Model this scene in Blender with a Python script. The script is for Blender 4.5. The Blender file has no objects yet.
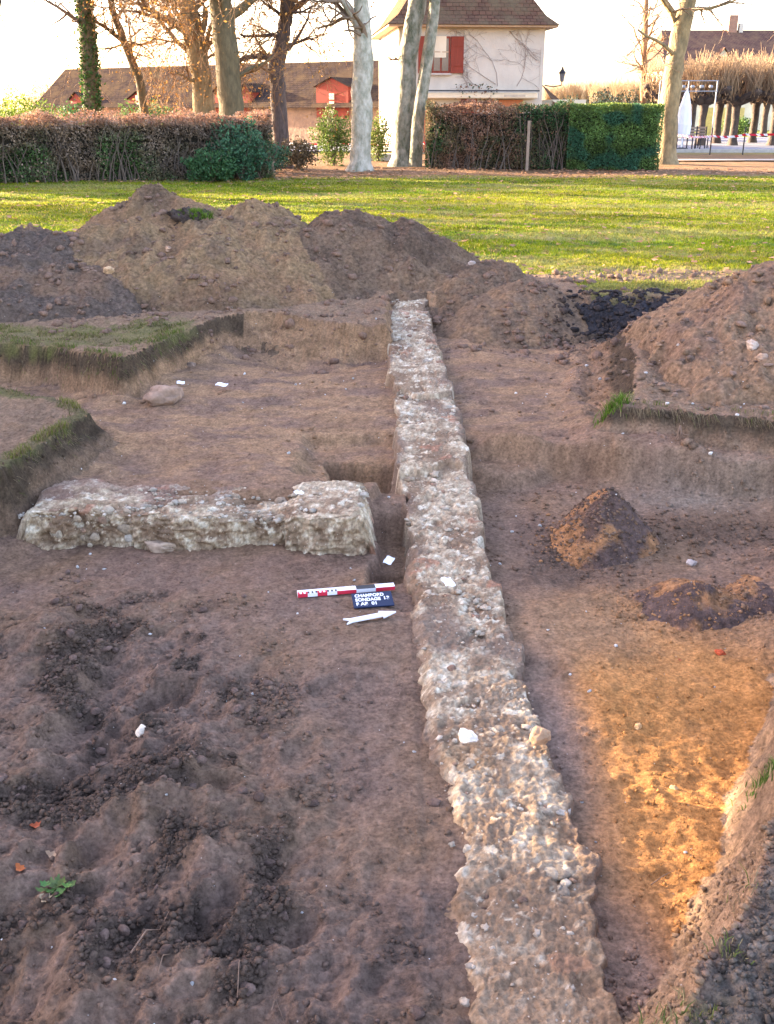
import bpy, bmesh, math, random
import numpy as np
from mathutils import Vector, Matrix
R = math.radians
random.seed(7)
rng = np.random.default_rng(7)
sc = bpy.context.scene
C = sc.collection

# ---------------------------------------------------------------- camera, light, exposure
PITCH, FPX, EYE = R(22.1), 996.0, 1.7
cam = bpy.data.objects.new('camera', bpy.data.cameras.new('camera')); C.objects.link(cam)
cam.location = (0, 0, EYE); cam.rotation_euler = (R(90) - PITCH, 0, 0)
cam.data.sensor_fit = 'VERTICAL'; cam.data.sensor_height = 36.0; cam.data.lens = 36.0 * FPX / 1024.0
cam.data.clip_start = 0.05; cam.data.clip_end = 3000
sc.camera = cam
SUN_EL, SUN_AZ = R(11.5), R(62)          # azimuth to the left of the view direction
w = bpy.data.worlds.new('World'); sc.world = w; w.use_nodes = True
nt = w.node_tree; nt.nodes.clear()
sky = nt.nodes.new('ShaderNodeTexSky'); sky.sky_type = 'NISHITA'; sky.sun_disc = False
sky.sun_elevation = SUN_EL; sky.sun_rotation = -SUN_AZ; sky.air_density = 1.0; sky.dust_density = 2.2; sky.ozone_density = 1.3
bg = nt.nodes.new('ShaderNodeBackground'); bg.inputs[1].default_value = 0.15
out = nt.nodes.new('ShaderNodeOutputWorld')
tint = nt.nodes.new('ShaderNodeVectorMath'); tint.operation = 'MULTIPLY'; tint.inputs[1].default_value = (1.17, .97, 1.02)   # camera white balance
nt.links.new(sky.outputs[0], tint.inputs[0]); nt.links.new(tint.outputs[0], bg.inputs[0]); nt.links.new(bg.outputs[0], out.inputs[0])
sl = bpy.data.lights.new('sun', 'SUN'); sl.energy = 5.0; sl.angle = R(0.6); sl.color = (1.0, 0.80, 0.56)
so = bpy.data.objects.new('sun', sl); C.objects.link(so)
sdir = Vector((-math.sin(SUN_AZ) * math.cos(SUN_EL), math.cos(SUN_AZ) * math.cos(SUN_EL), math.sin(SUN_EL)))
so.rotation_euler = sdir.to_track_quat('Z', 'Y').to_euler()
so.location = (-20, 10, 15)
sc.view_settings.view_transform = 'Standard'; sc.view_settings.look = 'None'
sc.view_settings.exposure = 3.2; sc.view_settings.gamma = 1.0
sc.cycles.max_bounces = 6; sc.cycles.diffuse_bounces = 3; sc.cycles.use_denoising = True

# ---------------------------------------------------------------- helpers
def ray(px, py):
    a = (px - 387) / FPX; b = (512 - py) / FPX
    return a, math.cos(PITCH) + b * math.sin(PITCH), -math.sin(PITCH) + b * math.cos(PITCH)
def P(px, py, z):
    a, b, c = ray(px, py); t = (z - EYE) / c
    return (a * t, b * t)
def D(px, py, y):
    a, b, c = ray(px, py); t = y / b
    return Vector((a * t, y, EYE + c * t))

def tag(o, label=None, cat=None, group=None, kind=None):
    if label: o['label'] = label
    if cat: o['category'] = cat
    if group: o['group'] = group
    if kind: o['kind'] = kind
    return o
def empty(name, loc, rz=0, label=None, cat=None, group=None):
    o = bpy.data.objects.new(name, None); C.objects.link(o); o.location = loc; o.rotation_euler = (0, 0, rz)
    return tag(o, label, cat, group)
def link(name, me, mat=None, parent=None):
    o = bpy.data.objects.new(name, me); C.objects.link(o)
    if mat:
        for m in (mat if isinstance(mat, (list, tuple)) else [mat]): me.materials.append(m)
    if parent: o.parent = parent
    return o
def np_mesh(name, V, F, cols=None, smooth=False, matidx=None):
    """V (n,3); F (m,k) constant k"""
    V = np.ascontiguousarray(V, dtype=np.float32); F = np.ascontiguousarray(F, dtype=np.int32)
    me = bpy.data.meshes.new(name)
    me.vertices.add(len(V)); me.vertices.foreach_set('co', V.ravel())
    k = F.shape[1]
    me.loops.add(F.size); me.loops.foreach_set('vertex_index', F.ravel())
    me.polygons.add(len(F)); me.polygons.foreach_set('loop_start', np.arange(0, F.size, k, dtype=np.int32))
    me.polygons.foreach_set('loop_total', np.full(len(F), k, dtype=np.int32))
    if smooth: me.polygons.foreach_set('use_smooth', np.ones(len(F), dtype=bool))
    if matidx is not None: me.polygons.foreach_set('material_index', np.asarray(matidx, dtype=np.int32))
    if cols is not None:
        at = me.color_attributes.new('Col', 'FLOAT_COLOR', 'POINT')
        c = np.ones((len(V), 4), dtype=np.float32); c[:, :cols.shape[1]] = cols
        at.data.foreach_set('color', c.ravel())
    me.update(calc_edges=True)
    return me

# numpy noise
def _hash(ix, iy, seed):
    h = (ix.astype(np.int64) * 374761393 + iy.astype(np.int64) * 668265263 + seed * 1442695041) & 0xFFFFFFFF
    h = ((h ^ (h >> 13)) * 1274126177) & 0xFFFFFFFF
    return (h ^ (h >> 16)) & 0xFFFFFFFF
def perlin(x, y, seed=0):
    ix = np.floor(x); iy = np.floor(y); fx = x - ix; fy = y - iy
    u = fx * fx * fx * (fx * (fx * 6 - 15) + 10); v = fy * fy * fy * (fy * (fy * 6 - 15) + 10)
    def g(dx, dy):
        a = _hash(ix + dx, iy + dy, seed) * (2 * np.pi / 4294967296.0)
        return np.cos(a) * (fx - dx) + np.sin(a) * (fy - dy)
    return ((g(0, 0) * (1 - u) + g(1, 0) * u) * (1 - v) + (g(0, 1) * (1 - u) + g(1, 1) * u) * v) * 1.5
def fbm(x, y, f, o=4, seed=0, gain=.5):
    s = 0; a = 1
    for i in range(o):
        s = s + a * perlin(x * f, y * f, seed + i * 17); f *= 2.03; a *= gain
    return s
def ridged(x, y, f, o=3, seed=0):
    s = 0; a = 1
    for i in range(o):
        s = s + a * (1 - 2 * np.abs(perlin(x * f, y * f, seed + i * 13))); f *= 2.1; a *= .5
    return s / 1.75
def worley(x, y, f, seed=0, jit=.9):
    """returns distance to nearest, second, and id-random of nearest"""
    x = x * f; y = y * f; ix = np.floor(x); iy = np.floor(y)
    d1 = np.full(x.shape, 9.); d2 = np.full(x.shape, 9.); rid = np.zeros(x.shape)
    for dx in (-1, 0, 1):
        for dy in (-1, 0, 1):
            cx = ix + dx; cy = iy + dy
            hx = _hash(cx, cy, seed) / 4294967296.0; hy = _hash(cx, cy, seed + 99) / 4294967296.0
            d = np.hypot(cx + .5 + (hx - .5) * jit - x, cy + .5 + (hy - .5) * jit - y)
            r = _hash(cx, cy, seed + 7) / 4294967296.0
            n = d < d1
            d2 = np.where(n, d1, np.minimum(d2, d)); rid = np.where(n, r, rid); d1 = np.where(n, d, d1)
    return d1, d2, rid
def sst(a, b, x):
    t = np.clip((x - a) / (b - a), 0, 1); return t * t * (3 - 2 * t)

# ---------------------------------------------------------------- materials
def new_mat(name):
    m = bpy.data.materials.new(name); m.use_nodes = True
    n = m.node_tree; b = n.nodes['Principled BSDF']
    b.inputs['Specular IOR Level'].default_value = 0.25
    return m, n, b
def N(n, t, **k):
    x = n.nodes.new(t)
    for a, v in k.items(): setattr(x, a, v)
    return x
def attr_mat(name, rough=.95, scale=40, var=.35, bump=.3, bscale=120, bdist=.01, trans=None, spec=.1, spots=None):
    m, n, b = new_mat(name); L = n.links.new
    at = N(n, 'ShaderNodeVertexColor', layer_name='Col')
    tc = N(n, 'ShaderNodeTexCoord')
    nz = N(n, 'ShaderNodeTexNoise'); nz.inputs['Scale'].default_value = scale; nz.inputs['Detail'].default_value = 6; nz.inputs['Roughness'].default_value = .65
    L(tc.outputs['Object'], nz.inputs['Vector'])
    mr = N(n, 'ShaderNodeMapRange'); mr.inputs[1].default_value = .3; mr.inputs[2].default_value = .7
    mr.inputs[3].default_value = 1 - var; mr.inputs[4].default_value = 1 + var
    L(nz.outputs[0], mr.inputs[0])
    mx = N(n, 'ShaderNodeVectorMath', operation='SCALE'); L(at.outputs[0], mx.inputs[0]); L(mr.outputs[0], mx.inputs['Scale'])
    col = mx.outputs[0]
    if spots:
        vo = N(n, 'ShaderNodeTexVoronoi'); vo.inputs['Scale'].default_value = spots[0]; L(tc.outputs['Object'], vo.inputs['Vector'])
        c1 = N(n, 'ShaderNodeMath', operation='LESS_THAN'); c1.inputs[1].default_value = spots[1]; L(vo.outputs['Distance'], c1.inputs[0])
        sp = N(n, 'ShaderNodeSeparateColor'); L(vo.outputs['Color'], sp.inputs[0])
        c2 = N(n, 'ShaderNodeMath', operation='GREATER_THAN'); c2.inputs[1].default_value = spots[2]; L(sp.outputs[0], c2.inputs[0])
        c3 = N(n, 'ShaderNodeMath', operation='MULTIPLY'); L(c1.outputs[0], c3.inputs[0]); L(c2.outputs[0], c3.inputs[1])
        mm = N(n, 'ShaderNodeMix', data_type='RGBA'); L(c3.outputs[0], mm.inputs[0]); L(col, mm.inputs[6]); mm.inputs[7].default_value = (*spots[3], 1)
        col = mm.outputs[2]
    L(col, b.inputs['Base Color'])
    b.inputs['Roughness'].default_value = rough; b.inputs['Specular IOR Level'].default_value = spec
    if bump:
        n2 = N(n, 'ShaderNodeTexNoise'); n2.inputs['Scale'].default_value = bscale; n2.inputs['Detail'].default_value = 5; n2.inputs['Roughness'].default_value = .7
        L(tc.outputs['Object'], n2.inputs['Vector'])
        bp = N(n, 'ShaderNodeBump'); bp.inputs['Strength'].default_value = bump; bp.inputs['Distance'].default_value = bdist
        L(n2.outputs[0], bp.inputs['Height']); L(bp.outputs[0], b.inputs['Normal'])
    if trans:
        tr = N(n, 'ShaderNodeBsdfTranslucent'); L(col, tr.inputs[0])
        ms = N(n, 'ShaderNodeMixShader'); ms.inputs[0].default_value = trans
        L(b.outputs[0], ms.inputs[1]); L(tr.outputs[0], ms.inputs[2]); L(ms.outputs[0], n.nodes['Material Output'].inputs[0])
    return m
def flat_mat(name, c1, c2=None, scale=6, rough=.8, bump=.2, bscale=30, bdist=.01, stretch=(1, 1, 1), metal=0, spec=.25):
    m, n, b = new_mat(name); L = n.links.new
    c2 = c2 or tuple(x * .75 for x in c1)
    tc = N(n, 'ShaderNodeTexCoord'); mp = N(n, 'ShaderNodeMapping'); mp.inputs['Scale'].default_value = stretch
    L(tc.outputs['Object'], mp.inputs[0])
    nz = N(n, 'ShaderNodeTexNoise'); nz.inputs['Scale'].default_value = scale; nz.inputs['Detail'].default_value = 7; nz.inputs['Roughness'].default_value = .65
    L(mp.outputs[0], nz.inputs['Vector'])
    cr = N(n, 'ShaderNodeValToRGB'); cr.color_ramp.elements[0].position = .35; cr.color_ramp.elements[1].position = .65
    cr.color_ramp.elements[0].color = (*c2, 1); cr.color_ramp.elements[1].color = (*c1, 1)
    L(nz.outputs[0], cr.inputs[0]); L(cr.outputs[0], b.inputs['Base Color'])
    b.inputs['Roughness'].default_value = rough; b.inputs['Metallic'].default_value = metal; b.inputs['Specular IOR Level'].default_value = spec
    n2 = N(n, 'ShaderNodeTexNoise'); n2.inputs['Scale'].default_value = bscale; n2.inputs['Detail'].default_value = 5
    L(mp.outputs[0], n2.inputs['Vector'])
    bp = N(n, 'ShaderNodeBump'); bp.inputs['Strength'].default_value = bump; bp.inputs['Distance'].default_value = bdist
    L(n2.outputs[0], bp.inputs['Height']); L(bp.outputs[0], b.inputs['Normal'])
    return m
def tile_mat(name, c1, c2, c3, tw=.25, th=.18):
    m, n, b = new_mat(name); L = n.links.new
    tc = N(n, 'ShaderNodeTexCoord')
    br = N(n, 'ShaderNodeTexBrick'); br.inputs['Scale'].default_value = 1.0
    br.inputs['Brick Width'].default_value = tw; br.inputs['Row Height'].default_value = th; br.inputs['Mortar Size'].default_value = .012
    br.inputs['Color1'].default_value = (*c1, 1); br.inputs['Color2'].default_value = (*c2, 1); br.inputs['Mortar'].default_value = (c1[0] * .35, c1[1] * .35, c1[2] * .35, 1)
    L(tc.outputs['UV'], br.inputs['Vector'])
    nz = N(n, 'ShaderNodeTexNoise'); nz.inputs['Scale'].default_value = 1.3; nz.inputs['Detail'].default_value = 8; nz.inputs['Roughness'].default_value = .7
    L(tc.outputs['Object'], nz.inputs['Vector'])
    cr = N(n, 'ShaderNodeValToRGB'); cr.color_ramp.elements[0].position = .42; cr.color_ramp.elements[1].position = .62
    L(nz.outputs[0], cr.inputs[0])
    mx = N(n, 'ShaderNodeMix', data_type='RGBA'); L(cr.outputs[0], mx.inputs[0]); L(br.outputs[0], mx.inputs[6]); mx.inputs[7].default_value = (*c3, 1)
    L(mx.outputs[2], b.inputs['Base Color']); b.inputs['Roughness'].default_value = 1; b.inputs['Specular IOR Level'].default_value = 0
    bp = N(n, 'ShaderNodeBump'); bp.inputs['Strength'].default_value = .8; bp.inputs['Distance'].default_value = .03
    L(br.outputs['Fac'], bp.inputs['Height']); bp.invert = True; L(bp.outputs[0], b.inputs['Normal'])
    return m

# ---------------------------------------------------------------- terrain height
# trench outline at its upper edge: (x, y, width of the cut face that starts here)
T = [(-.5, 1.30, .3), (.3, 1.35, .25), (.6, 1.6, .2), (.92, 2.05, .16), (1.03, 2.22, .16), (1.18, 2.49, .15), (1.33, 2.79, .15), (1.48, 3.03, .15),
     (2.05, 4.0, .2), (2.4, 4.5, .3), (9, 4.9, .3), (9, 6.0, .6), (2.55, 6.0, .14), (2.03, 6.18, .12), (1.49, 6.36, .12), (1.75, 6.8, .3), (1.9, 7.6, .35),
     (2.1, 8.6, .4), (2.9, 9.2, .4), (2.95, 9.65, .6), (2.1, 9.85, .55), (1.3, 10.0, .7), (.9, 10.15, .7), (.42, 10.25, .5), (.02, 10.2, .12), (-.02, 8.80, .13), (-.3, 8.82, .18), (-.75, 9.02, .26),
     (-1.15, 9.22, .28), (-1.40, 9.05, .16), (-1.55, 8.9, .11), (-1.71, 8.44, .11), (-1.88, 7.86, .09), (-2.03, 7.42, .08), (-2.59, 7.8, .08), (-3.13, 7.98, .08),
     (-9, 8.2, .1), (-9, 7.2, .1), (-2.7, 6.8, .2), (-2.25, 6.62, .14), (-1.93, 6.22, .16), (-2.03, 5.78, .13), (-2.12, 5.2, .10), (-2.5, 4.95, .15), (-2.9, 4.3, .2),
     (-2.8, 2.5, .3), (-2.2, 1.4, .3)]
ANCH = [(-.4, 9.1, -.10), (-.9, 9.4, -.06), (-3, 9, -.08), (-2.1, 7.6, -.08), (-1.5, 9.5, -.05), (2.5, 7, -.12), (2, 6.3, -.15), (-2.3, 5.9, -.17), (-2.6, 6.4, -.15), (-5, 6, -.05), (1.5, 2.7, -.27), (1.1, 1.9, -.27), (2.2, 3.6, -.25),
        (3, 3, -.15), (-3.2, 4, -.2), (-1, 1, -.4), (.3, 1.2, -.4), (-.5, .9, -.35), (0, 15, 0), (-8, 14, 0), (8, 14, 0), (0, 11, -.03), (2.5, 10, -.02), (10, 5, 0), (-10, 3, 0), (0, -5, 0), (5, 9, 0)]
def top_z(x, y):
    s = 0; ws = 0
    for a, b, z in ANCH:
        k = 1 / ((x - a) ** 2 + (y - b) ** 2 + .02) ** 1.6; s = s + k * z; ws = ws + k
    return s / ws * (1 - sst(12, 16, y)) * (1 - sst(8, 12, np.abs(x)))
def trench_sd(x, y):
    n = len(T); best = np.full(x.shape, 1e9); wd = np.full(x.shape, .2); ins = np.zeros(x.shape, bool)
    for i in range(n):
        x0, y0, w0 = T[i]; x1, y1, w1 = T[(i + 1) % n]
        dx, dy = x1 - x0, y1 - y0
        t = np.clip(((x - x0) * dx + (y - y0) * dy) / (dx * dx + dy * dy), 0, 1)
        d = np.hypot(x - x0 - t * dx, y - y0 - t * dy)
        m = d < best; best = np.where(m, d, best); wd = np.where(m, w0 + (w1 - w0) * t, wd)
        c = ((y0 > y) != (y1 > y)) & (x < (x1 - x0) * (y - y0) / ((y1 - y0) if y1 != y0 else 1e-9) + x0)
        ins ^= c
    return np.where(ins, best, -best), wd
def blob(x, y, cx, cy, rx, ry=None, rot=0):
    ry = ry or rx; c, s = math.cos(rot), math.sin(rot)
    u = ((x - cx) * c + (y - cy) * s) / rx; v = (-(x - cx) * s + (y - cy) * c) / ry
    return np.exp(-(u * u + v * v))
def cone(x, y, cx, cy, z, slope, e=.15, sy=1.0):
    r = np.hypot(x - cx, (y - cy) * sy); return z - slope * (np.sqrt(r * r + e * e) - e)
# footprints and scoops: px, py, length, width, rotation, depth
FEET = [(165, 705, .17, .10, .7, .05), (70, 735, .16, .10, 1.2, .035), (200, 800, .14, .08, .3, .035), (215, 925, .15, .075, 1.15, .05), (60, 660, .17, .11, .5, .035),
        (110, 640, .13, .09, 1.0, .03), (290, 935, .12, .07, .5, .025), (30, 800, .15, .08, .2, .03), (330, 985, .12, .07, 1.3, .02), (105, 850, .14, .08, 1.0, .03),
        (385, 990, .1, .07, 0, .02), (150, 600, .16, .1, .3, .02), (300, 760, .13, .07, 1.3, .014), (330, 690, .13, .07, .9, .012), (255, 680, .14, .08, 1.4, .012), (545, 670, .12, .06, .7, .015)]
FEET = [(*P(a, b, -.56), c, d, e, f) for a, b, c, d, e, f in FEET]
def wall_cx(y): return np.interp(y, [1.4, 2.0, 2.6, 3.1, 4.6, 5.9, 7.0, 8.6, 9.8, 10.8], [.385, .410, .425, .400, .325, .30, .29, .235, .20, .18])
def wall_hw(y): return np.interp(y, [1.4, 2.0, 2.6, 3.1, 4.6, 5.9, 7.0, 8.6, 9.8, 10.8], [.19, .205, .220, .210, .205, .21, .21, .205, .19, .18])
def wall_top(y): return np.interp(y, [1.3, 1.8, 2.2, 3.0, 4.6, 5.1, 5.9, 6.5, 7.3, 8.6, 9.8, 10.5], [-.56, -.545, -.535, -.525, -.51, -.475, -.385, -.35, -.32, -.25, -.14, -.06])
def rough_mask(x, y):        # how churned the soil is (left foreground most)
    m = blob(x, y, -.85, 3.2, .42, .65) + blob(x, y, -.75, 2.2, .75, .6) + .9 * blob(x, y, -1.4, 3.9, .5, .6) + .5 * blob(x, y, -.45, 2.2, .22, .4) + .8 * blob(x, y, .3, 1.7, 1.2, .3) + .6 * blob(x, y, -1.2, 2.6, .4, .6)
    return np.clip(m, 0, 1.15)
def ground_near(x, y, fine=True):
    wx = x + .035 * fbm(x, y, 2.2, 3, 5); wy = y + .035 * fbm(x, y, 2.2, 3, 9)
    sd, wd = trench_sd(wx, wy)
    sd = sd + .015 * fbm(x, y, 11, 2, 21)
    tz = top_z(x, y)
    # floor
    step = sst(6.27, 6.37, y + .3 * (x - .5) + .05 * perlin(x * 3, y * 3, 3))
    fr = -.57 + .20 * step + .05 * sst(7.5, 9.5, y)
    fl = -.565 + .185 * sst(5.25, 5.45, y + .05 * perlin(x * 4, y * 4, 4)) + .05 * sst(6.5, 9, y)
    f = np.where(x > .12, fr, fl)
    f = f + .02 * sst(.7, 1.0, x) * (1 - step) * 0
    f = f - .02 * sst(.5, .8, x) * (1 - sst(3.5, 4.2, y))
    f = f + .035 * fbm(x, y, .9, 2, 31)
    # hollows
    pn = .05 * fbm(x, y, 3.5, 3, 33)
    bxm = lambda cx, cy, ax, ay, e: sst(e, -e * .2, np.maximum(np.abs(x - cx) - ax, np.abs(y - cy) - ay) + pn)
    f = f - .20 * bxm(-.13, 5.88, .20, .24, .05) - .07 * bxm(-.22, 6.15, .28, .35, .10)
    f = f - .07 * bxm(.02, 5.15, .08, .5, .04)
    f = f - .075 * sst(.10, .075, np.maximum(np.abs(x - .0), np.abs(y - 4.78) * 1.1))
    f = f + .05 * blob(x, y, -1.45, 7.25, .14, .1)              # lump behind the cross wall
    f = f - .05 * blob(x, y, .95, 4.75, .25, .25)
    f = f + .10 * sst(.45, .8, blob(x, y, .75, 6.15, .42, .24))   # shelf by the wall before the step
    f = f - .11 * blob(x, y, -.6, 8.6, .6, .3)
    # churned foreground
    rm = rough_mask(x, y)
    f = f + rm * (.06 * fbm(x, y, 2.3, 3, 41) + .055 * ridged(x, y, 2.2, 4, 43))
    f = f + .05 * blob(x, y, -.78, 2.95, .22, .16, .6) + .05 * blob(x, y, -.40, 2.45, .15, .2, .5) + .05 * blob(x, y, -.55, 1.75, .5, .14, -.3)
    for cx, cy, a, b, rot, dp in FEET:
        c, s = math.cos(rot), math.sin(rot)
        u = ((x - cx) * c + (y - cy) * s) / a; v = (-(x - cx) * s + (y - cy) * c) / b
        r = np.sqrt(u * u + v * v) + .12 * perlin(x * 9, y * 9, 77)
        f = f - dp * sst(1.0, .5, r) + dp * .6 * np.exp(-((r - 1.15) / .22) ** 2) * (.6 + .6 * perlin(x * 5 + cx * 9, y * 5, 78))
    # low mud relief
    f = f + .010 * fbm(x, y, 5, 3, 51)
    # streaks scraped across the far floor
    f = f + .010 * fbm(x * .5, y * 2.2, 3.2, 3, 55) * sst(5.4, 6.2, y)
    # machine bucket ridges on the orange sand
    zone = blob(x, y, 1.05, 3.0, .45, 1.0)
    f = f + zone * (.009 * ridged(x * .5 + y * .25, y - .35 * x, 3.6, 3, 61) + .008 * fbm(x, y, 13, 4, 62, .65))
    # the floor stays just below the top of the long wall
    nearw = sst(wall_hw(y) + .16, wall_hw(y) + .02, np.abs(x - wall_cx(y))) * (y < 10) * (y > .5)
    f = f * (1 - nearw) + nearw * np.minimum(f, wall_top(y) - .008 - .045 * (x > wall_cx(y)) * sst(2.2, 3, y) + .012 * fbm(x, y, 6, 2, 63))
    # talus under the right bank
    f = f + .05 * sst(.45, .0, sd - wd) * (x > 1.15) * (y > 4.9) * (y < 6.6) * sst(1.2, 1.7, x)
    s_ = sst(0, 1, sd / wd)
    s2 = np.clip(sd / wd, 0, 1)
    prof = np.where(wd < .5, .45 * s_ + .55 * np.sqrt(np.clip(s2, 0, 1)), s_)
    prof = np.clip(prof + (s2 > 0) * (s2 < 1) * .06 * fbm(x, y, 14, 2, 71), 0, 1)
    h = tz * (1 - prof) + f * prof
    outside = sst(0.05, -.05, sd)
    lip = .025 * np.exp(-((sd + .08) / .10) ** 2)
    h = h + outside * (.02 * fbm(x, y, 2.5, 3, 81) + .008 * fbm(x, y, 9, 3, 82)) + lip * sst(4.5, 5, y)
    # soil slumped from the banks
    h = h + .05 * np.exp(-((sd - wd - .05) / .12) ** 2) * (sd > 0) * sst(.1, .5, perlin(x * 2, y * 2, 91) + .3) * sst(3.0, 4.2, y)
    # unseen earth lip added at the left to cut off low sun
    h = h + .36 * blob(x, y, -3.55, 4.7, .55, 1.6, .1) * sst(.02, -.15, sd)
    if fine:
        sub = (sd > -1.2)
        dm = np.clip(.25 + rm + .5 * (sd < wd * 1.3), 0, 1.3) * (1 - .75 * np.clip(zone * 1.3, 0, 1) * (sd > wd))
        h = h + dm * (.012 * fbm(x, y, 15, 4, 101, .6) + .006 * ridged(x, y, 31, 2, 103)) + .0035 * fbm(x, y, 22, 4, 105, .7)
        d1, d2, rid = worley(x, y, 26, 111)
        h = h + np.clip(rm * 1.1 - .1, 0, 1) * .016 * np.clip(.5 - d1, 0, 1) * (rid > .6) * 1.6
    return h, sd, wd, rm
# heaps (absolute heights)
def hp(px, py, y): v = D(px, py, y); return v.x, v.y, v.z
def smax(a, b, k=.06):
    d = np.clip(.5 + .5 * (b - a) / k, 0, 1); return a * (1 - d) + b * d + k * d * (1 - d)
def cones(x, y, lst):
    r = None
    for (px, py, yy, sl, e, sy) in lst:
        cx, cy, cz = hp(px, py, yy); c = cone(x, y, cx, cy, cz, sl, e, sy)
        r = c if r is None else smax(r, c)
    return r
HEAPS = {
 'main': ((-4.0, .2, 8.6, 13.2), [(150, 184, 11.3, .85, .1, 1), (185, 203, 11.2, .62, .2, 1), (255, 205, 11.2, .66, .25, 1), (215, 222, 10.8, .6, .25, 1.1), (120, 214, 11.0, .55, .2, 1), (150, 232, 10.6, .6, .3, 1), (210, 244, 10.3, .62, .3, 1), (285, 240, 10.7, .62, .25, 1), (255, 222, 11.2, .55, .2, 1)]),
 'ridge': ((-1.6, 1.9, 9.0, 13.0), [(338, 213, 11.2, .8, .2, 1), (356, 214, 11.2, .8, .2, 1), (318, 230, 10.9, .65, .2, 1), (375, 222, 11.2, .8, .2, 1), (405, 226, 11.2, .8, .2, 1), (440, 240, 11.1, .75, .2, 1), (480, 262, 10.7, .5, .2, 1), (390, 246, 10.9, .7, .2, 1)]),
 'dark': ((-6.5, -2.2, 8.6, 12.5), [(25, 231, 10.8, .55, .2, 1), (60, 240, 10.6, .5, .2, 1), (-40, 228, 10.8, .5, .2, 1), (20, 262, 10.0, .45, .3, 1), (100, 262, 10.2, .45, .3, 1), (-120, 240, 10.4, .5, .2, 1), (85, 285, 9.7, .4, .3, 1)]),
 'small': ((.3, 2.3, 8.6, 11.0), [(522, 282, 9.9, .66, .2, 1), (548, 292, 9.9, .75, .2, 1), (498, 300, 9.75, .6, .2, 1)]),
 'black': ((1.4, 3.6, 8.7, 10.8), [(612, 295, 9.9, .7, .2, 1), (650, 296, 9.85, .7, .2, 1), (685, 300, 9.8, .7, .2, 1), (640, 318, 9.5, .6, .2, 1)]),
 'right': ((1.4, 5.6, 5.6, 9.9), [(800, 262, 7.9, .66, .3, 1), (765, 280, 7.8, .76, .2, 1), (850, 255, 7.8, .6, .3, 1), (735, 325, 7.4, .55, .25, 1), (775, 345, 7.0, .5, .3, 1), (930, 270, 7.4, .6, .3, 1), (850, 340, 6.9, .5, .3, 1)]),
 'orange': ((.6, 2.0, 4.5, 6.0), [(610, 491, 5.25, 1.25, .07, .9), (600, 516, 5.1, 1.25, .07, .9), (634, 527, 5.2, 1.1, .08, .8)]),
 'sand': ((1.0, 2.8, 3.8, 5.0), [(692, 582, 4.42, .62, .05, .9), (725, 598, 4.4, .6, .08, .9), (760, 590, 4.45, .6, .1, .9), (662, 603, 4.4, .6, .08, .9), (820, 596, 4.4, .5, .1, 1)]),
}
def heap_z(k, x, y):
    z = cones(x, y, HEAPS[k][1])
    amp = {'orange': .5, 'sand': .5, 'small': .6}.get(k, 1.0)
    z = z + amp * (.0065 * np.clip(fbm(x, y, 60, 3, 209, .7), -1, 1) + .065 * fbm(x, y, 1.7, 3, 201) + .036 * fbm(x, y, 6.5, 3, 202) + .035 * ridged(x, y, 2.3, 2, 210) + .016 * ridged(x, y, 13, 3, 203) + .007 * fbm(x, y, 38, 2, 204))
    if k == 'black': z = z + .03 * ridged(x, y, 5, 2, 205)
    if k == 'right': z = z - 1.2 * sst(6.55, 6.1, y + .04 * fbm(x, y, 3, 2, 206)) - .9 * sst(2.15, 1.7, x + .12 * fbm(x, y, 3, 2, 208))
    if k == 'ridge': z = np.minimum(z, hp(345, 211, 11.2)[2] + .02 * fbm(x, y, 4, 2, 207))
    return z

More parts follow.
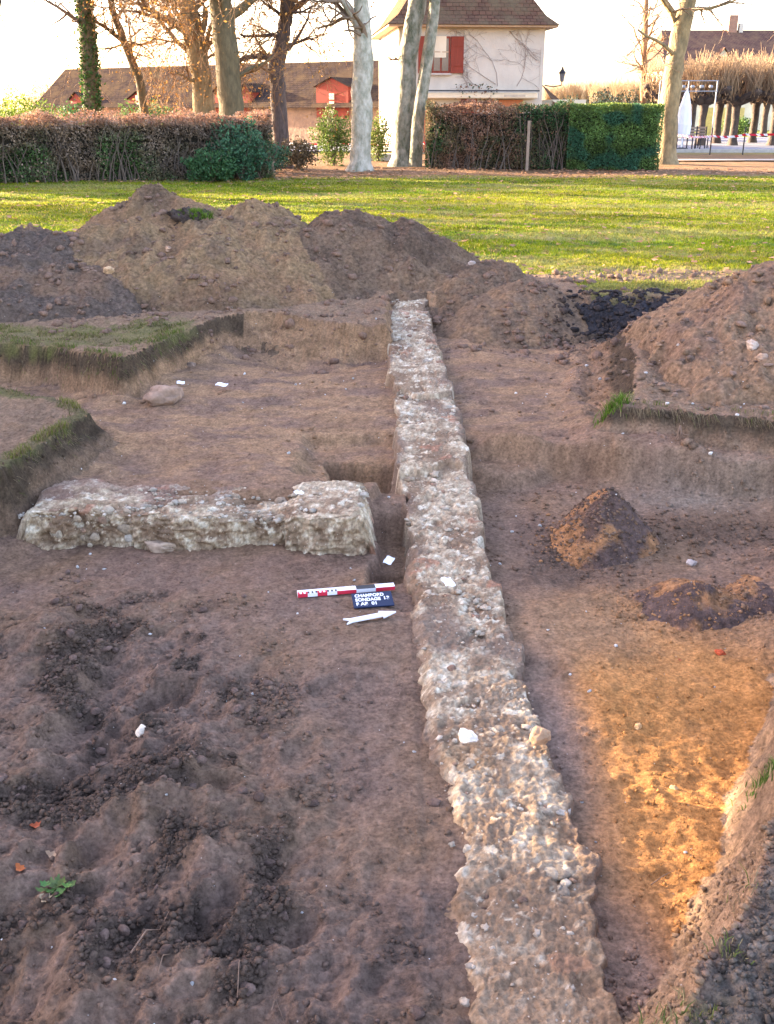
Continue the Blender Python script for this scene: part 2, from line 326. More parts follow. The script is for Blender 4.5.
# soil colours (linear albedo)
BROWN = np.array((.205, .118, .078)); PURP = np.array((.185, .112, .088)); DARK = np.array((.085, .055, .044)); BLACK = np.array((.042, .034, .032))
ORNG = np.array((.40, .175, .062)); TAN = np.array((.27, .155, .095)); GREY = np.array((.20, .155, .13))
SOILGAIN = np.array((1.14, 1.19, 1.05))
def mixc(c, col, m): m = np.clip(m, 0, 1)[..., None]; return c * (1 - m) + col * m
def soil_color(x, y, sd, wd, rm, h=None):
    n1 = fbm(x, y, 1.6, 4, 301); n2 = fbm(x, y, 5, 4, 302); n3 = fbm(x, y, 20, 3, 303)
    c = np.ones(x.shape + (3,)) * BROWN
    c = mixc(c, PURP, .6 + n1)
    cl = fbm(x, y, 3.3, 4, 701)
    c = mixc(c, DARK, .30 * sst(.0, .8, rm + .35 * n2) + .25 * sst(.2, .6, n1) + .55 * np.clip(rm * 1.3, 0, 1) * sst(.02, .3, cl))
    c = mixc(c, PURP * 1.15, .5 * np.clip(rm, 0, 1) * sst(-.05, -.3, cl))
    # far floor, warm streaks
    c = mixc(c, TAN, .85 * sst(5.4, 5.9, y) * sst(-.5, .45, fbm(x * .8, y * 1.5, 2.6, 5, 305, .65)) * (x < .2))
    c = mixc(c, TAN, .7 * sst(6.3, 6.8, y) * sst(-.4, .5, fbm(x * .8, y * 1.5, 2.4, 5, 306, .65)) * (x > .4))
    # orange sand on the right
    o = 1.35 * blob(x, y, 1.12, 2.9, .48, .85) + .9 * blob(x, y, 1.35, 3.6, .5, .55) + .6 * blob(x, y, .8, 3.0, .3, .6) + .45 * blob(x, y, .8, 2.3, .25, .5) + .35 * blob(x, y, 1.3, 4.4, .6, .3) + .9 * blob(x, y, .88, 2.3, .26, .4)
    c = mixc(c, ORNG, sst(.05, 1.0, o + .10 * n2 + .14 * n1 + .06 * fbm(x, y, 12, 3, 309)) * sst(.55, .85, x + .05 * n2) * sst(.3, .95, sd / wd))
    c = mixc(c, BROWN, .15 * sst(.3, .8, fbm(x, y, 7, 3, 310)) * (o > .3))
    c = mixc(c, TAN, .6 * blob(x, y, .9, 4.1, .5, .35) + .5 * blob(x, y, 2.2, 3.9, .5, .4) + .5 * blob(x, y, .8, 6.2, .35, .25))
    c = mixc(c, DARK, .7 * blob(x, y, .95, 4.8, .3, .25) + .8 * blob(x, y, 1.9, 5.3, .8, .25))
    c = mixc(c, GREY, .7 * blob(x, y, 1.9, 5.75, .5, .2))
    c = mixc(c, BLACK, 1.3 * blob(x, y, 2.3, 9.35, .55, .4) * (x > 1.6))
    c = mixc(c, np.array((.20, .13, .11)), 1.0 * blob(x, y, .66, 3.3, .14, .6) + .9 * blob(x, y, .72, 2.1, .13, .3))
    # cut faces: humus on top, browner below
    face = (sd > -.01) & (sd < wd * 1.02)
    t = np.clip(sd / wd, 0, 1)
    humus = sst(.62, .30, t + .12 * n2) * face * sst(1.9, 4.6, y) * (1 - (x > -1.3) * (x < .5) * .85)
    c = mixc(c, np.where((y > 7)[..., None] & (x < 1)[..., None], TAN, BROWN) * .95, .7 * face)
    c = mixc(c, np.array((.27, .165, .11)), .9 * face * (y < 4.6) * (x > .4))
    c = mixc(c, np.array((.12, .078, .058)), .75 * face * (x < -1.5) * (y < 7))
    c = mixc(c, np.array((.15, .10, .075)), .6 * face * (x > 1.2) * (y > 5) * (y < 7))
    c = mixc(c, np.array((.055, .038, .028)), .92 * humus * (1 - sst(.3, .9, wd)))
    # top soil beside the pit
    outm = sst(.0, -.06, sd)
    c = mixc(c, np.array((.115, .090, .080)), outm * .95 * (y < 5.2))
    c = mixc(c, np.array((.19, .12, .085)), outm * .8 * (y >= 5.2))
    var = 1 + .26 * n3 + .16 * n2 + .12 * fbm(x, y, 55, 2, 304)
    if h is not None:
        fl_ = fbm(x * 5 + y * 5, h * 26, 1.0, 4, 312, .6); var = np.where(face, 1 + .38 * fl_ + .10 * n2, var)
    c = c * var[..., None]
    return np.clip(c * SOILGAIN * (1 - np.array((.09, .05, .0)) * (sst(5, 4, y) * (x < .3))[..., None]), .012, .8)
def lawn_color(x, y):
    n1 = fbm(x * .35, y, .6, 4, 401); n2 = fbm(x, y, 2.4, 4, 402); n3 = fbm(x * .6, y * 1.5, 9, 3, 403)
    g = np.ones(x.shape + (3,)) * np.array((.16, .225, .006))
    g = mixc(g, np.array((.27, .28, .010)), .5 + 1.0 * n1)
    g = mixc(g, np.array((.24, .17, .05)), sst(.25, .8, n2 + .25 * n3) * .7)
    g = mixc(g, np.array((.055, .095, .018)), sst(.1, .7, -n2 + .4 * n3) * .6)
    sw = fbm(x * .22, y * 1.0, .9, 4, 404, .6); g = mixc(g, np.array((.30, .27, .06)), .55 * sst(.05, .6, sw)); g = mixc(g, g * .62, .8 * sst(.1, .6, -sw))
    return g * np.array((.92, .92, 1.7))
def litter(x, y):            # bare strip of leaf litter under the trees
    return sst(25.2, 27.8, y + .8 * fbm(x * .3, y, .8, 2, 411) - .12 * (x + 4) * 1.0) * sst(46, 40, y)
def grass_mask(x, y, sd):
    n = fbm(x, y, 1.8, 4, 421); nn = fbm(x, y, 7, 3, 422)
    m = sst(9.6, 10.6, y + .35 * n)                                        # the lawn
    m = m * (1 - .9 * sst(.15, .5, blob(x, y, 3.3, 11.2, 1.8, .5) + .25 * n))       # worn strip before the right heap
    m = np.where(y > 12.2 - .0 * x, np.maximum(m, .97), m)
    b2 = blob(x, y, -2.6, 8.25, .75, .42, .25) + .9 * blob(x, y, -1.95, 8.6, .30, .5, .3) + .8 * blob(x, y, -3.6, 8.5, .8, .4)
    m = np.where((y < 11.3) & (np.abs(x - .1) < 1.9), 0, m)
    m = np.maximum(m, sst(.30, .72, b2 + .28 * nn + .18 * n) * (sd < .02))
    edge = np.exp(-((sd + .05) / .07) ** 2) * (x < -1.8) * (y > 4.8) * (y < 7)
    m = np.maximum(m, sst(.35, .75, edge + .3 * nn))
    b3 = blob(x, y, 1.52, 6.5, .07, .07) + .35 * blob(x, y, 1.9, 6.6, .3, .2) + blob(x, y, 1.42, 2.75, .07, .16) + .5 * blob(x, y, .75, 1.75, .12, .12)
    m = np.maximum(m, sst(.35, .75, b3 + .25 * nn) * (sd < .03))
    return np.clip(m, 0, 1)

def ground_all(x, y, fine=True):
    """height, colour"""
    near = (np.abs(x) < 9) & (y > -2) & (y < 16)
    h = np.zeros(x.shape); sd = np.full(x.shape, -9.); wd = np.full(x.shape, .2); rm = np.zeros(x.shape)
    xn, yn = x[near], y[near]
    h[near], sd[near], wd[near], rm[near] = ground_near(xn, yn, fine)
    fade = sst(9, 7.5, np.abs(x)) * sst(16, 14, y) * sst(-2, -.8, y)
    h = h * fade
    far = sst(12, 16, y)
    h = h + far * (.03 * fbm(x, y, .35, 3, 451) + .008 * fbm(x, y, 3, 2, 452)) * sst(41, 38, y)
    return h, sd, wd, rm

def grow(a, d0, g, end):
    o = []; d = d0
    while a < end: a += d; d *= g; o.append(a)
    return o
xs_in = list(np.arange(-2.7, 2.7, .0125))
xr = grow(xs_in[-1], .0127, 1.02, 12); xr += grow(xr[-1], .3, 1.12, 600)
xl = [-v for v in xr]
X1 = np.array(sorted(xl + xs_in + xr))
ys = [1.45]
while ys[-1] < 12.5: ys.append(ys[-1] + max(.0085, .0021 * ys[-1]))
ys += grow(ys[-1], .028, 1.022, 60); ys += grow(ys[-1], 2.0, 1.2, 900)
yb = [1.45 - v for v in grow(0, .02, 1.12, 60)]
Y1 = np.array(sorted(yb + ys))
GX, GY = np.meshgrid(X1, Y1)
gh, gsd, gwd, grm = ground_all(GX, GY)
col = soil_color(GX, GY, gsd, gwd, grm, gh)
gm = grass_mask(GX, GY, gsd)
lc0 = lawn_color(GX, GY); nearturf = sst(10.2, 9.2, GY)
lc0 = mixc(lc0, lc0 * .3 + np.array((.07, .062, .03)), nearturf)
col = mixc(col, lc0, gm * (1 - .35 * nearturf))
lt = litter(GX, GY)
col = mixc(col, np.array((.20, .105, .06)) * (1 + .3 * fbm(GX, GY, 2, 3, 461))[..., None], lt * .9)
ny, nx = GX.shape
V = np.stack([GX.ravel(), GY.ravel(), gh.ravel()], 1)
idx = np.arange(ny * nx).reshape(ny, nx)
def grid_faces(idx): return np.stack([idx[:-1, :-1].ravel(), idx[:-1, 1:].ravel(), idx[1:, 1:].ravel(), idx[1:, :-1].ravel()], 1)
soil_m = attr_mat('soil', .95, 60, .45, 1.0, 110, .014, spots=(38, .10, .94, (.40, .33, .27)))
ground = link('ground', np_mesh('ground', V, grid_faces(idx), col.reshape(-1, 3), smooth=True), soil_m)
tag(ground, kind='structure')

def surf(x, y, heaps=True):
    x = np.asarray(x, float); y = np.asarray(y, float)
    h = ground_all(x, y)[0]
    if heaps:
        for k in HEAPS:
            b = HEAPS[k][0]; m = (x > b[0]) & (x < b[1]) & (y > b[2]) & (y < b[3])
            if m.any():
                z = h.copy(); z[m] = heap_z(k, x[m], y[m]); h = np.maximum(h, z)
    return h
def surf1(x, y): return float(surf(np.array([x]), np.array([y]))[0])

# ---------------------------------------------------------------- spoil heaps
heap_m = attr_mat('heap_soil', .95, 30, .5, 1.0, 45, .035, spots=(26, .12, .92, (.36, .29, .23)))
HL = {'main': ('large brown spoil heap with a turf clod near its peak, behind the left bank', (.24, .148, .088)),
      'ridge': ('long low spoil ridge at the far end of the long stone wall', (.160, .100, .072)),
      'dark': ('dark grey spoil heap at the left edge beside the large brown heap', (.115, .080, .068)),
      'small': ('small rounded earth mound right of the far end of the long wall', (.175, .110, .080)),
      'black': ('black crumbly earth heap between the small mound and the right heap', (.040, .036, .038)),
      'right': ('big pale brown spoil heap on the right bank at the photo edge', (.235, .145, .100)),
      'orange': ('little pile of orange and dark earth in front of the right bank', (.30, .175, .085)),
      'sand': ('low twin pile of sandy and grey earth at the right of the pit floor', (.22, .15, .09))}
for k, (b, cl) in HEAPS.items():
    st = {'main': .018, 'orange': .011, 'sand': .011}.get(k, .017)
    x, y = np.meshgrid(np.arange(b[0], b[1], st), np.arange(b[2], b[3], st))
    z = heap_z(k, x, y); g = ground_all(x, y)[0]
    keep = z > g - .02
    z = np.maximum(z, g - .05)
    label, base = HL[k]; base = np.array(base)
    n1 = fbm(x, y, 1.5, 4, 501); n2 = fbm(x, y, 5, 4, 502); n3 = fbm(x, y, 18, 2, 503)
    c = np.ones(x.shape + (3,)) * base
    if k == 'main':
        c = mixc(c, TAN * .85, sst(-.1, .5, n1)); c = mixc(c, DARK * 1.3, sst(.15, .6, -n1 + .4 * n2) * .6)
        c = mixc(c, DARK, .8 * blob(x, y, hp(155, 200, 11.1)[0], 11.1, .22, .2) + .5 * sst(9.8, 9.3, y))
    elif k in ('orange', 'sand'):
        s = sst(-.15, .2, n2 * .7 + (blob(x, y, .96, 5.05, .20, .3) - .25 if k == 'orange' else n1 - .22))
        c = mixc(DARK * 1.5 * np.ones_like(c), np.array((.33, .165, .075)), s)
    elif k == 'right':
        c = mixc(c, PURP, sst(0, .5, n1) * .7); c = mixc(c, BROWN, sst(.1, .6, n2) * .5)
    elif k == 'dark':
        c = mixc(c, BROWN, sst(0, .5, n1) * .6)
    elif k == 'ridge':
        c = mixc(c, DARK, sst(0, .5, n1) * .6); c = mixc(c, TAN, sst(.1, .6, -n1) * .5)
    elif k == 'small':
        c = mixc(c, TAN * .8, sst(-.1, .5, n2) * .7)
    c = c * (1 + .2 * n3 + .15 * n2)[..., None]
    i = np.arange(x.size).reshape(x.shape); F = grid_faces(i)
    kf = keep.ravel()[F].any(1); F = F[kf]
    used = np.unique(F); mp = np.zeros(x.size, int); mp[used] = np.arange(len(used))
    Vv = np.stack([x.ravel(), y.ravel(), z.ravel()], 1)[used]
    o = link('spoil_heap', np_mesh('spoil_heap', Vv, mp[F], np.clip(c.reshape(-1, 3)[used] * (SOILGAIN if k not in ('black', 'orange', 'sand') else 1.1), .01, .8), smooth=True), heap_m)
    tag(o, label, 'spoil heap', 'heaps of dug earth around the trench')

# ---------------------------------------------------------------- old masonry walls
wall_m = attr_mat('old_masonry', .92, 60, .35, 1.0, 120, .010, spots=(60, .20, .88, (.52, .44, .34)))
def masonry_relief(x, y, seed=0):
    wx = x + .03 * fbm(x, y, 5, 2, seed + 1); wy = y + .03 * fbm(x, y, 5, 2, seed + 2)
    d1, d2, rid = worley(wx * 1.0, wy * 1.3, 8.5, seed + 3)
    e1, e2, rid2 = worley(wx, wy, 22, seed + 4)
    st = sst(.02, .16, d2 - d1)
    gap = fbm(x, y, 3.5, 3, seed + 5)
    h = .008 * st * (rid - .4) + .009 * sst(.0, .12, e2 - e1) * (rid2 - .4) + .006 * gap + .0065 * fbm(x, y, 34, 4, seed + 6, .65) + .004 * ridged(x, y, 16, 3, seed + 8) - .014 * sst(.3, .7, fbm(x, y, 6, 2, seed + 9))
    return h, st, rid, gap, rid2
def masonry_color(x, y, st, rid, gap, rid2, pale, h):
    n1 = fbm(x, y, 4.5, 4, 601) + .55 * perlin(x * 2.6, y * 1.9, 607); n2 = fbm(x, y, 15, 4, 602); n3 = fbm(x, y, 2.0, 3, 603)
    n4 = fbm(x, y, 42, 3, 604, .7)
    c = np.ones(x.shape + (3,)) * np.array((.34, .235, .16))
    c = mixc(c, np.array((.44, .325, .225)), sst(-.25, .35, n1 + .5 * n2 + .3 * n4 + pale))
    c = mixc(c, np.array((.235, .15, .10)), .85 * sst(.08, .42, -n1 + .4 * n2 + .3 * n4 - pale * .6))
    c = mixc(c, np.array((.53, .42, .31)), .85 * sst(.2, .5, n2 + .5 * n1 + .5 * n4 + pale * .5) * (h > -.004))
    c = mixc(c, np.array((.66, .57, .46)), .8 * (rid2 > .97) * sst(-.1, .1, n2) + .8 * sst(.66, .85, n2 + .3 * n1 + .3 * n4 + .2 * pale))
    c = mixc(c, np.array((.38, .17, .11)), .6 * (rid > .95) * st * (rid2 > .3))
    c = mixc(c, np.array((.36, .22, .12)), .55 * sst(.0, .5, n3 - .1) * (y < 3.4))
    c = mixc(c, np.array((.17, .10, .065)), .6 * sst(-.003, -.014, h))
    return np.clip(c * (1 + .14 * n2 + .22 * n4)[..., None] * np.array((.94, .96, .90)), .02, .8)
s = np.concatenate([np.linspace(-1.16, -1.0, 8, endpoint=False), np.linspace(-1, 1, 72), np.linspace(1, 1.16, 9)[1:]])
yy = [1.35]
while yy[-1] < 10.5: yy.append(yy[-1] + max(.006, .0017 * yy[-1]))
S, YY = np.meshgrid(s, np.array(yy))
el = .05 * fbm(YY * 0 + 3.3, YY, 2.5, 3, 611) + .028 * fbm(YY * 0 + 1.3, YY, 9, 3, 613); er = .035 * fbm(YY * 0 + 9.3, YY, 3, 3, 612) + .022 * fbm(YY * 0 + 5.3, YY, 10, 3, 614)
hw = wall_hw(YY)
XX = wall_cx(YY) + S * hw + np.where(S < 0, el * -S * np.sign(1), er * S)
rel, st, rid, gap, rid2 = masonry_relief(XX, YY, 620)
topz = wall_top(YY)
# blocky steps seen near the meeting of the walls
stepn = .055 * sst(.0, .12, np.sin(YY * 4.3 + .8 * perlin(XX * 4, YY * 2, 5)) + .25) * sst(5.2, 5.9, YY) * sst(8.4, 7.9, YY)
stepn = stepn - .035 * blob(XX, YY, .25, 6.75, .22, .10) - .04 * blob(XX, YY, .18, 5.75, .2, .09) - .03 * blob(XX, YY, .2, 7.35, .25, .1)
edge = np.clip((np.abs(S) - 1) / .16, 0, 1)
endf = sst(1.35, 1.75, YY)
ZZ = topz + rel + stepn * .7 - .20 * sst(0, 1, edge) - .035 * sst(.8, 1, np.abs(S)) * (S < 0) * (YY < 5)
i = np.arange(S.size).reshape(S.shape)
pale = .25 * np.exp(-((S + .9) / .15) ** 2) * (YY < 4.5) + .15 * sst(4, 6, YY) + .15 * (np.exp(-((S - .9) / .12) ** 2)) * (YY > 4)
cw = masonry_color(XX, YY, st, rid, gap, rid2, pale, rel)
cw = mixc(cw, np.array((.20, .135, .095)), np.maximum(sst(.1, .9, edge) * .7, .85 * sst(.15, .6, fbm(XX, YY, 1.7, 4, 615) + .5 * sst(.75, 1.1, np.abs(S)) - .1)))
cw = mixc(cw, np.array((.30, .19, .11)), .6 * sst(2.5, 1.7, YY) + .25 * sst(3.4, 2.8, YY))
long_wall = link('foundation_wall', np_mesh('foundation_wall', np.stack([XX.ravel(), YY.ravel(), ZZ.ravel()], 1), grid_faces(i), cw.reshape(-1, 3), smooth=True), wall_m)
tag(long_wall, 'long pale rubble foundation wall running up the middle of the excavated pit', 'wall')

# cross wall: profile swept along x, vertical front face
u = np.linspace(-2.08, -.06, 330)
ctop = 5.05; cback = 5.52
prof_s = np.concatenate([np.linspace(0, .30, 34, endpoint=False), np.linspace(.30, .36, 7, endpoint=False), np.linspace(.36, .84, 56, endpoint=False), np.linspace(.84, 1.0, 14)])
U, PS = np.meshgrid(u, prof_s)
yf = 5.03 + .05 * fbm(U, U * 0, 2.2, 3, 631) + np.where(U > -.56, -.05, 0.02) + .02 * (U < -1.4) + .012 * fbm(U, PS * 3, 12, 3, 634)
yb_ = 5.50 + .03 * fbm(U, U * 0 + 4, 2.2, 2, 632)
Yc_e = 0
ztop = .03 * fbm(U, PS * 0 + 1, 1.6, 3, 638) + np.interp(U, [-2.1, -1.95, -1.5, -1.0, -.62, -.58, -.5, -.1, -.05], [-.42, -.375, -.36, -.375, -.40, -.40, -.345, -.34, -.42]) + .03 * fbm(U, PS * 2, 2.5, 2, 633)
t1 = np.clip(PS / .30, 0, 1); t2 = np.clip((PS - .30) / .06, 0, 1); t3 = np.clip((PS - .36) / .48, 0, 1); t4 = np.clip((PS - .84) / .16, 0, 1)
Yc = yf + .0 * t1 + .02 * t2 + (yb_ - yf - .02) * t3 + .02 * t4
Zc = -.66 + (ztop - .012 + .66) * t1 + .012 * np.sin(t2 * 1.57) - .25 * t4
eu = U + .035 * fbm(U * 0 + 2, PS * 3, 3, 3, 637); end = sst(-2.10, -1.96, eu) ** .6 * np.sqrt(sst(-.05, -.17, eu))
Zc = -.66 + (Zc + .66) * np.maximum(end, .02)
rel, st, rid, gap, rid2 = masonry_relief(U, Yc + Zc * 1.2, 640)
front = (PS < .31)
Yc = Yc - np.where(front, rel * 1.3 + .01 * (rid2 - .5), 0) - np.where(PS < .1, .03 * sst(.1, 0, PS), 0)
Zc = Zc + np.where(front, rel * .3, rel * .9 + np.where((U > -.95) & (U < -.6), -.03 * sst(-.2, .3, perlin(U * 5, Yc * 5, 4)), 0))
cc = masonry_color(U, Yc + Zc * 1.2, st, rid, gap, rid2, np.where(front, .12, .02) + .25 * np.exp(-((PS - .32) / .05) ** 2), rel)
cc = mixc(cc, PURP * 1.1, .55 * sst(.35, .6, t3 + .4 * fbm(U, Yc, 4, 3, 650)) * (U < -.9))
i = np.arange(U.size).reshape(U.shape)
cross = link('foundation_wall', np_mesh('foundation_wall', np.stack([U.ravel(), Yc.ravel(), Zc.ravel()], 1), grid_faces(i), cc.reshape(-1, 3), smooth=True), wall_m)
tag(cross, 'short rubble cross wall on the left, meeting the long wall near the scale bar', 'wall')

# ---------------------------------------------------------------- loose clods, pebbles (uncountable)
def ico_verts(sub=1):
    bm = bmesh.new(); bmesh.ops.create_icosphere(bm, subdivisions=sub, radius=1)
    v = np.array([x.co[:] for x in bm.verts]); f = np.array([[q.index for q in p.verts] for p in bm.faces]); bm.free(); return v, f
IV1, IF1 = ico_verts(1); IV2, IF2 = ico_verts(2); IV3, IF3 = ico_verts(4)
def scatter(name, x, y, z, r, c, mat, IV=IV1, IF=IF1, flat=.7, sink=.25):
    n = len(x); k = len(IV)
    ang = rng.uniform(0, 6.28, n); sc_ = np.stack([rng.uniform(.7, 1.3, n), rng.uniform(.7, 1.3, n), rng.uniform(.5, 1.0, n) * flat / .7], 1) * r[:, None]
    j = 1 + rng.uniform(-.45, .45, (n, k))
    v = IV[None] * j[..., None] * sc_[:, None, :]
    ca, sa = np.cos(ang)[:, None], np.sin(ang)[:, None]
    vx = v[..., 0] * ca - v[..., 1] * sa + x[:, None]; vy = v[..., 0] * sa + v[..., 1] * ca + y[:, None]; vz = v[..., 2] + z[:, None] + r[:, None] * sink
    VV = np.stack([vx, vy, vz], -1).reshape(-1, 3)
    FF = (IF[None] + (np.arange(n) * k)[:, None, None]).reshape(-1, 3)
    cc = np.repeat(c[:, None, :], k, 1).reshape(-1, 3)
    return link(name, np_mesh(name, VV, FF, cc, smooth=False), mat)
clod_m = attr_mat('clods', .95, 60, .35, 1.0, 160, .008)
def sample(n, x0, x1, y0, y1, pf):
    x = rng.uniform(x0, x1, n); y = rng.uniform(y0, y1, n); k = rng.random(n) < pf(x, y); return x[k], y[k]
X, Y = [], []
Rr = []
def add_clods(n, box, pf, rmin, rmax, pw=2.5):
    x, y = sample(n, *box, pf); X.append(x); Y.append(y); Rr.append(rmin + (rmax - rmin) * rng.random(len(x)) ** pw)
clump = lambda x, y: sst(-.1, .5, fbm(x, y, 3, 3, 701))
offwall = lambda x, y: np.abs(x - wall_cx(y)) > wall_hw(y) + .03
add_clods(150000, (-1.9, .35, 1.6, 5.0), lambda x, y: np.clip(rough_mask(x, y) ** 1.3, 0, 1) * (.04 + .96 * sst(.0, .45, fbm(x, y, 3.3, 4, 701))), .0018, .014, 5.0)
add_clods(24000, (-2.2, 2.4, 1.6, 6.2), lambda x, y: .35 * offwall(x, y) * (.2 + clump(x, y)), .0015, .010, 5)
add_clods(3000, (.6, 1.5, 1.9, 3.6), lambda x, y: blob(x, y, 1.05, 2.8, .35, .8) * .8, .0015, .008, 5)
add_clods(5000, (.75, 1.6, 4.8, 5.7), lambda x, y: blob(x, y, 1.1, 5.1, .3, .35), .002, .012, 4)
add_clods(3000, (1.0, 2.0, 4.0, 4.8), lambda x, y: blob(x, y, 1.5, 4.35, .4, .25), .002, .010, 4)
add_clods(9000, (.3, 1.3, 1.5, 2.4), lambda x, y: np.clip(blob(x, y, .7, 1.75, .4, .3) + .6 * (x > .85), 0, 1), .002, .012, 4)
add_clods(7000, (.9, 2.2, 1.7, 3.6), lambda x, y: ((x - .92) > (y - 2.0) * .52) * (.2 + .6 * clump(x, y)), .002, .014, 4)
add_clods(6000, (.5, 2.8, 4.2, 6.2), lambda x, y: .5 * clump(x, y) + blob(x, y, 1.8, 5.3, .6, .25), .003, .018, 4)
add_clods(14000, (-4.5, 3.8, 8.4, 11.5), lambda x, y: .6 * clump(x, y), .006, .05, 6)
add_clods(3500, (1.4, 3.2, 8.6, 10.0), lambda x, y: .9 * clump(x, y) + .1, .006, .034, 4)
add_clods(5000, (1.6, 3.8, 5.7, 8.5), lambda x, y: .6 * clump(x, y), .004, .036, 6)
def onface(x, y):
    sd_, wd_q = trench_sd(x, y); return ((sd_ > 0) & (sd_ < wd_q * 1.2)) * .8
add_clods(9000, (-3.4, 2.8, 4.9, 9.4), onface, .004, .016, 3)
add_clods(4000, (-3.4, 2.0, 6.2, 9.2), lambda x, y: .35 * clump(x, y) * offwall(x, y), .005, .02, 3)
X = np.concatenate(X); Y = np.concatenate(Y); Rr = np.concatenate(Rr)
Z = surf(X, Y)
_, s1, w1, r1 = ground_all(X, Y, False)
cc = soil_color(X, Y, s1, w1, r1) * rng.uniform(.75, 1.2, len(X))[:, None]
blk = blob(X, Y, 2.3, 9.5, .8, .5) * (X > 1.45); cc = mixc(cc, BLACK * 1.1, np.clip(blk * 1.6, 0, 1))
far = (Y > 8.4) & (blk < .3); cc = mixc(cc, np.array((.19, .12, .09)), far * .7)
tag(scatter('loose_clods', X, Y, Z, Rr, cc, clod_m), kind='stuff', label='loose crumbs and clods of earth strewn over the pit and heaps', cat='clods')
# pale pebbles and mortar crumbs
x, y = sample(2000, -2.2, 2.6, 1.7, 9.5, lambda x, y: .55 * np.clip(1.6 / y, 0, 1) + .0 * x)
r = .0016 + .007 * rng.random(len(x)) ** 4; r = r * np.clip(y / 3.5, .8, 2)
g = rng.uniform(.35, .75, len(x))
cp = np.stack([g, g * .95, g * .87], 1)
tag(scatter('pebbles', x, y, surf(x, y), r, cp, clod_m, sink=.4), kind='stuff', label='tiny pale pebbles and mortar crumbs scattered on the soil', cat='pebbles')
# angular rubble: faceted prototypes
def facet(seed):
    r_ = np.random.default_rng(seed); v = IV3b * np.array((1, .72, .5)) * (1 + .1 * r_.uniform(-1, 1, (len(IV3b), 1)))
    for _ in range(9):
        p_ = r_.normal(size=3); p_ /= np.linalg.norm(p_); p_[2] *= .6; d = v @ p_; v = v - np.clip(d - r_.uniform(.38, .6), 0, None)[:, None] * p_
    return v
IV3b, IF3b = ico_verts(3)
PROTO = [facet(900 + k) for k in range(14)]
def rubble(name, x, y, z, r, c, parent, normal=None):
    Vs, Fs, Cs = [], [], []; k = len(IV3b)
    for i in range(len(x)):
        v = PROTO[i % 14] * r[i] * np.array((rng.uniform(.8, 1.3), rng.uniform(.8, 1.2), rng.uniform(.6, 1.0)))
        if normal is not None: v = v[:, [0, 2, 1]] * np.array((1, -1, 1))
        a = rng.uniform(0, 6.28) if normal is None else rng.uniform(-.3, .3)
        if normal is None: v = np.stack([v[:, 0] * math.cos(a) - v[:, 1] * math.sin(a), v[:, 0] * math.sin(a) + v[:, 1] * math.cos(a), v[:, 2] + rng.uniform(-.15, .15) * v[:, 0]], 1)
        Vs.append(v + np.array((x[i], y[i], z[i]))); Fs.append(IF3b + i * k); Cs.append(np.repeat(c[i][None], k, 0) * (1 + .12 * np.sign(v[:, :1] + v[:, 1:2])))
    o = link(name, np_mesh(name, np.concatenate(Vs), np.concatenate(Fs), np.clip(np.concatenate(Cs), .02, .8), smooth=False), wall_m, parent); o['kind'] = 'stuff'; return o
def rub_cols(n):
    k = rng.random(n)[:, None]
    return np.where(k < .55, np.array((.38, .295, .205)), np.where(k < .86, np.array((.47, .385, .28)), np.where(k < .90, np.array((.58, .52, .43)), np.array((.28, .18, .12))))) * rng.uniform(.75, 1.15, (n, 1))
# bigger broken clods in the churned soil and on the heaps
def big_clods(n, box, pf, r0, r1, colf, label):
    x, y = sample(n, *box, pf); r_ = r0 + (r1 - r0) * rng.random(len(x)) ** 2.5; z = surf(x, y)
    o = rubble('broken_clods', x, y, z + .1 * r_, r_, colf(x, y), None); o.data.materials.clear(); o.data.materials.append(clod_m); tag(o, label, 'clods')
cN = lambda base: (lambda x, y: np.array(base) * rng.uniform(.65, 1.25, (len(x), 1)))
big_clods(2600, (-1.9, .4, 1.6, 4.9), lambda x, y: np.clip(rough_mask(x, y), 0, 1) * sst(.0, .3, fbm(x, y, 3.3, 4, 701)), .008, .034, cN((.135, .09, .07)), 'broken angular clods in the churned foreground soil')
big_clods(1300, (-4.3, 1.2, 8.8, 11.6), lambda x, y: .1 + .6 * clump(x, y), .010, .055, cN((.19, .125, .088)), 'broken clods on the far spoil heaps')
big_clods(600, (1.7, 3.8, 6.0, 8.6), lambda x, y: .3 + .5 * clump(x, y), .01, .05, cN((.22, .15, .11)), 'broken clods on the right spoil heap')
big_clods(260, (1.7, 3.0, 9.0, 10.0), lambda x, y: .8 + 0 * x, .015, .06, cN((.045, .036, .033)), 'black broken clods in the dark heap')
big_clods(420, (.75, 1.6, 4.85, 5.6), lambda x, y: blob(x, y, 1.1, 5.15, .28, .3), .006, .024, lambda x, y: np.where((x < 1.08)[:, None], np.array((.36, .18, .08)), np.array((.11, .075, .055))) * rng.uniform(.7, 1.2, (len(x), 1)), 'crumbly clods on the little orange pile')
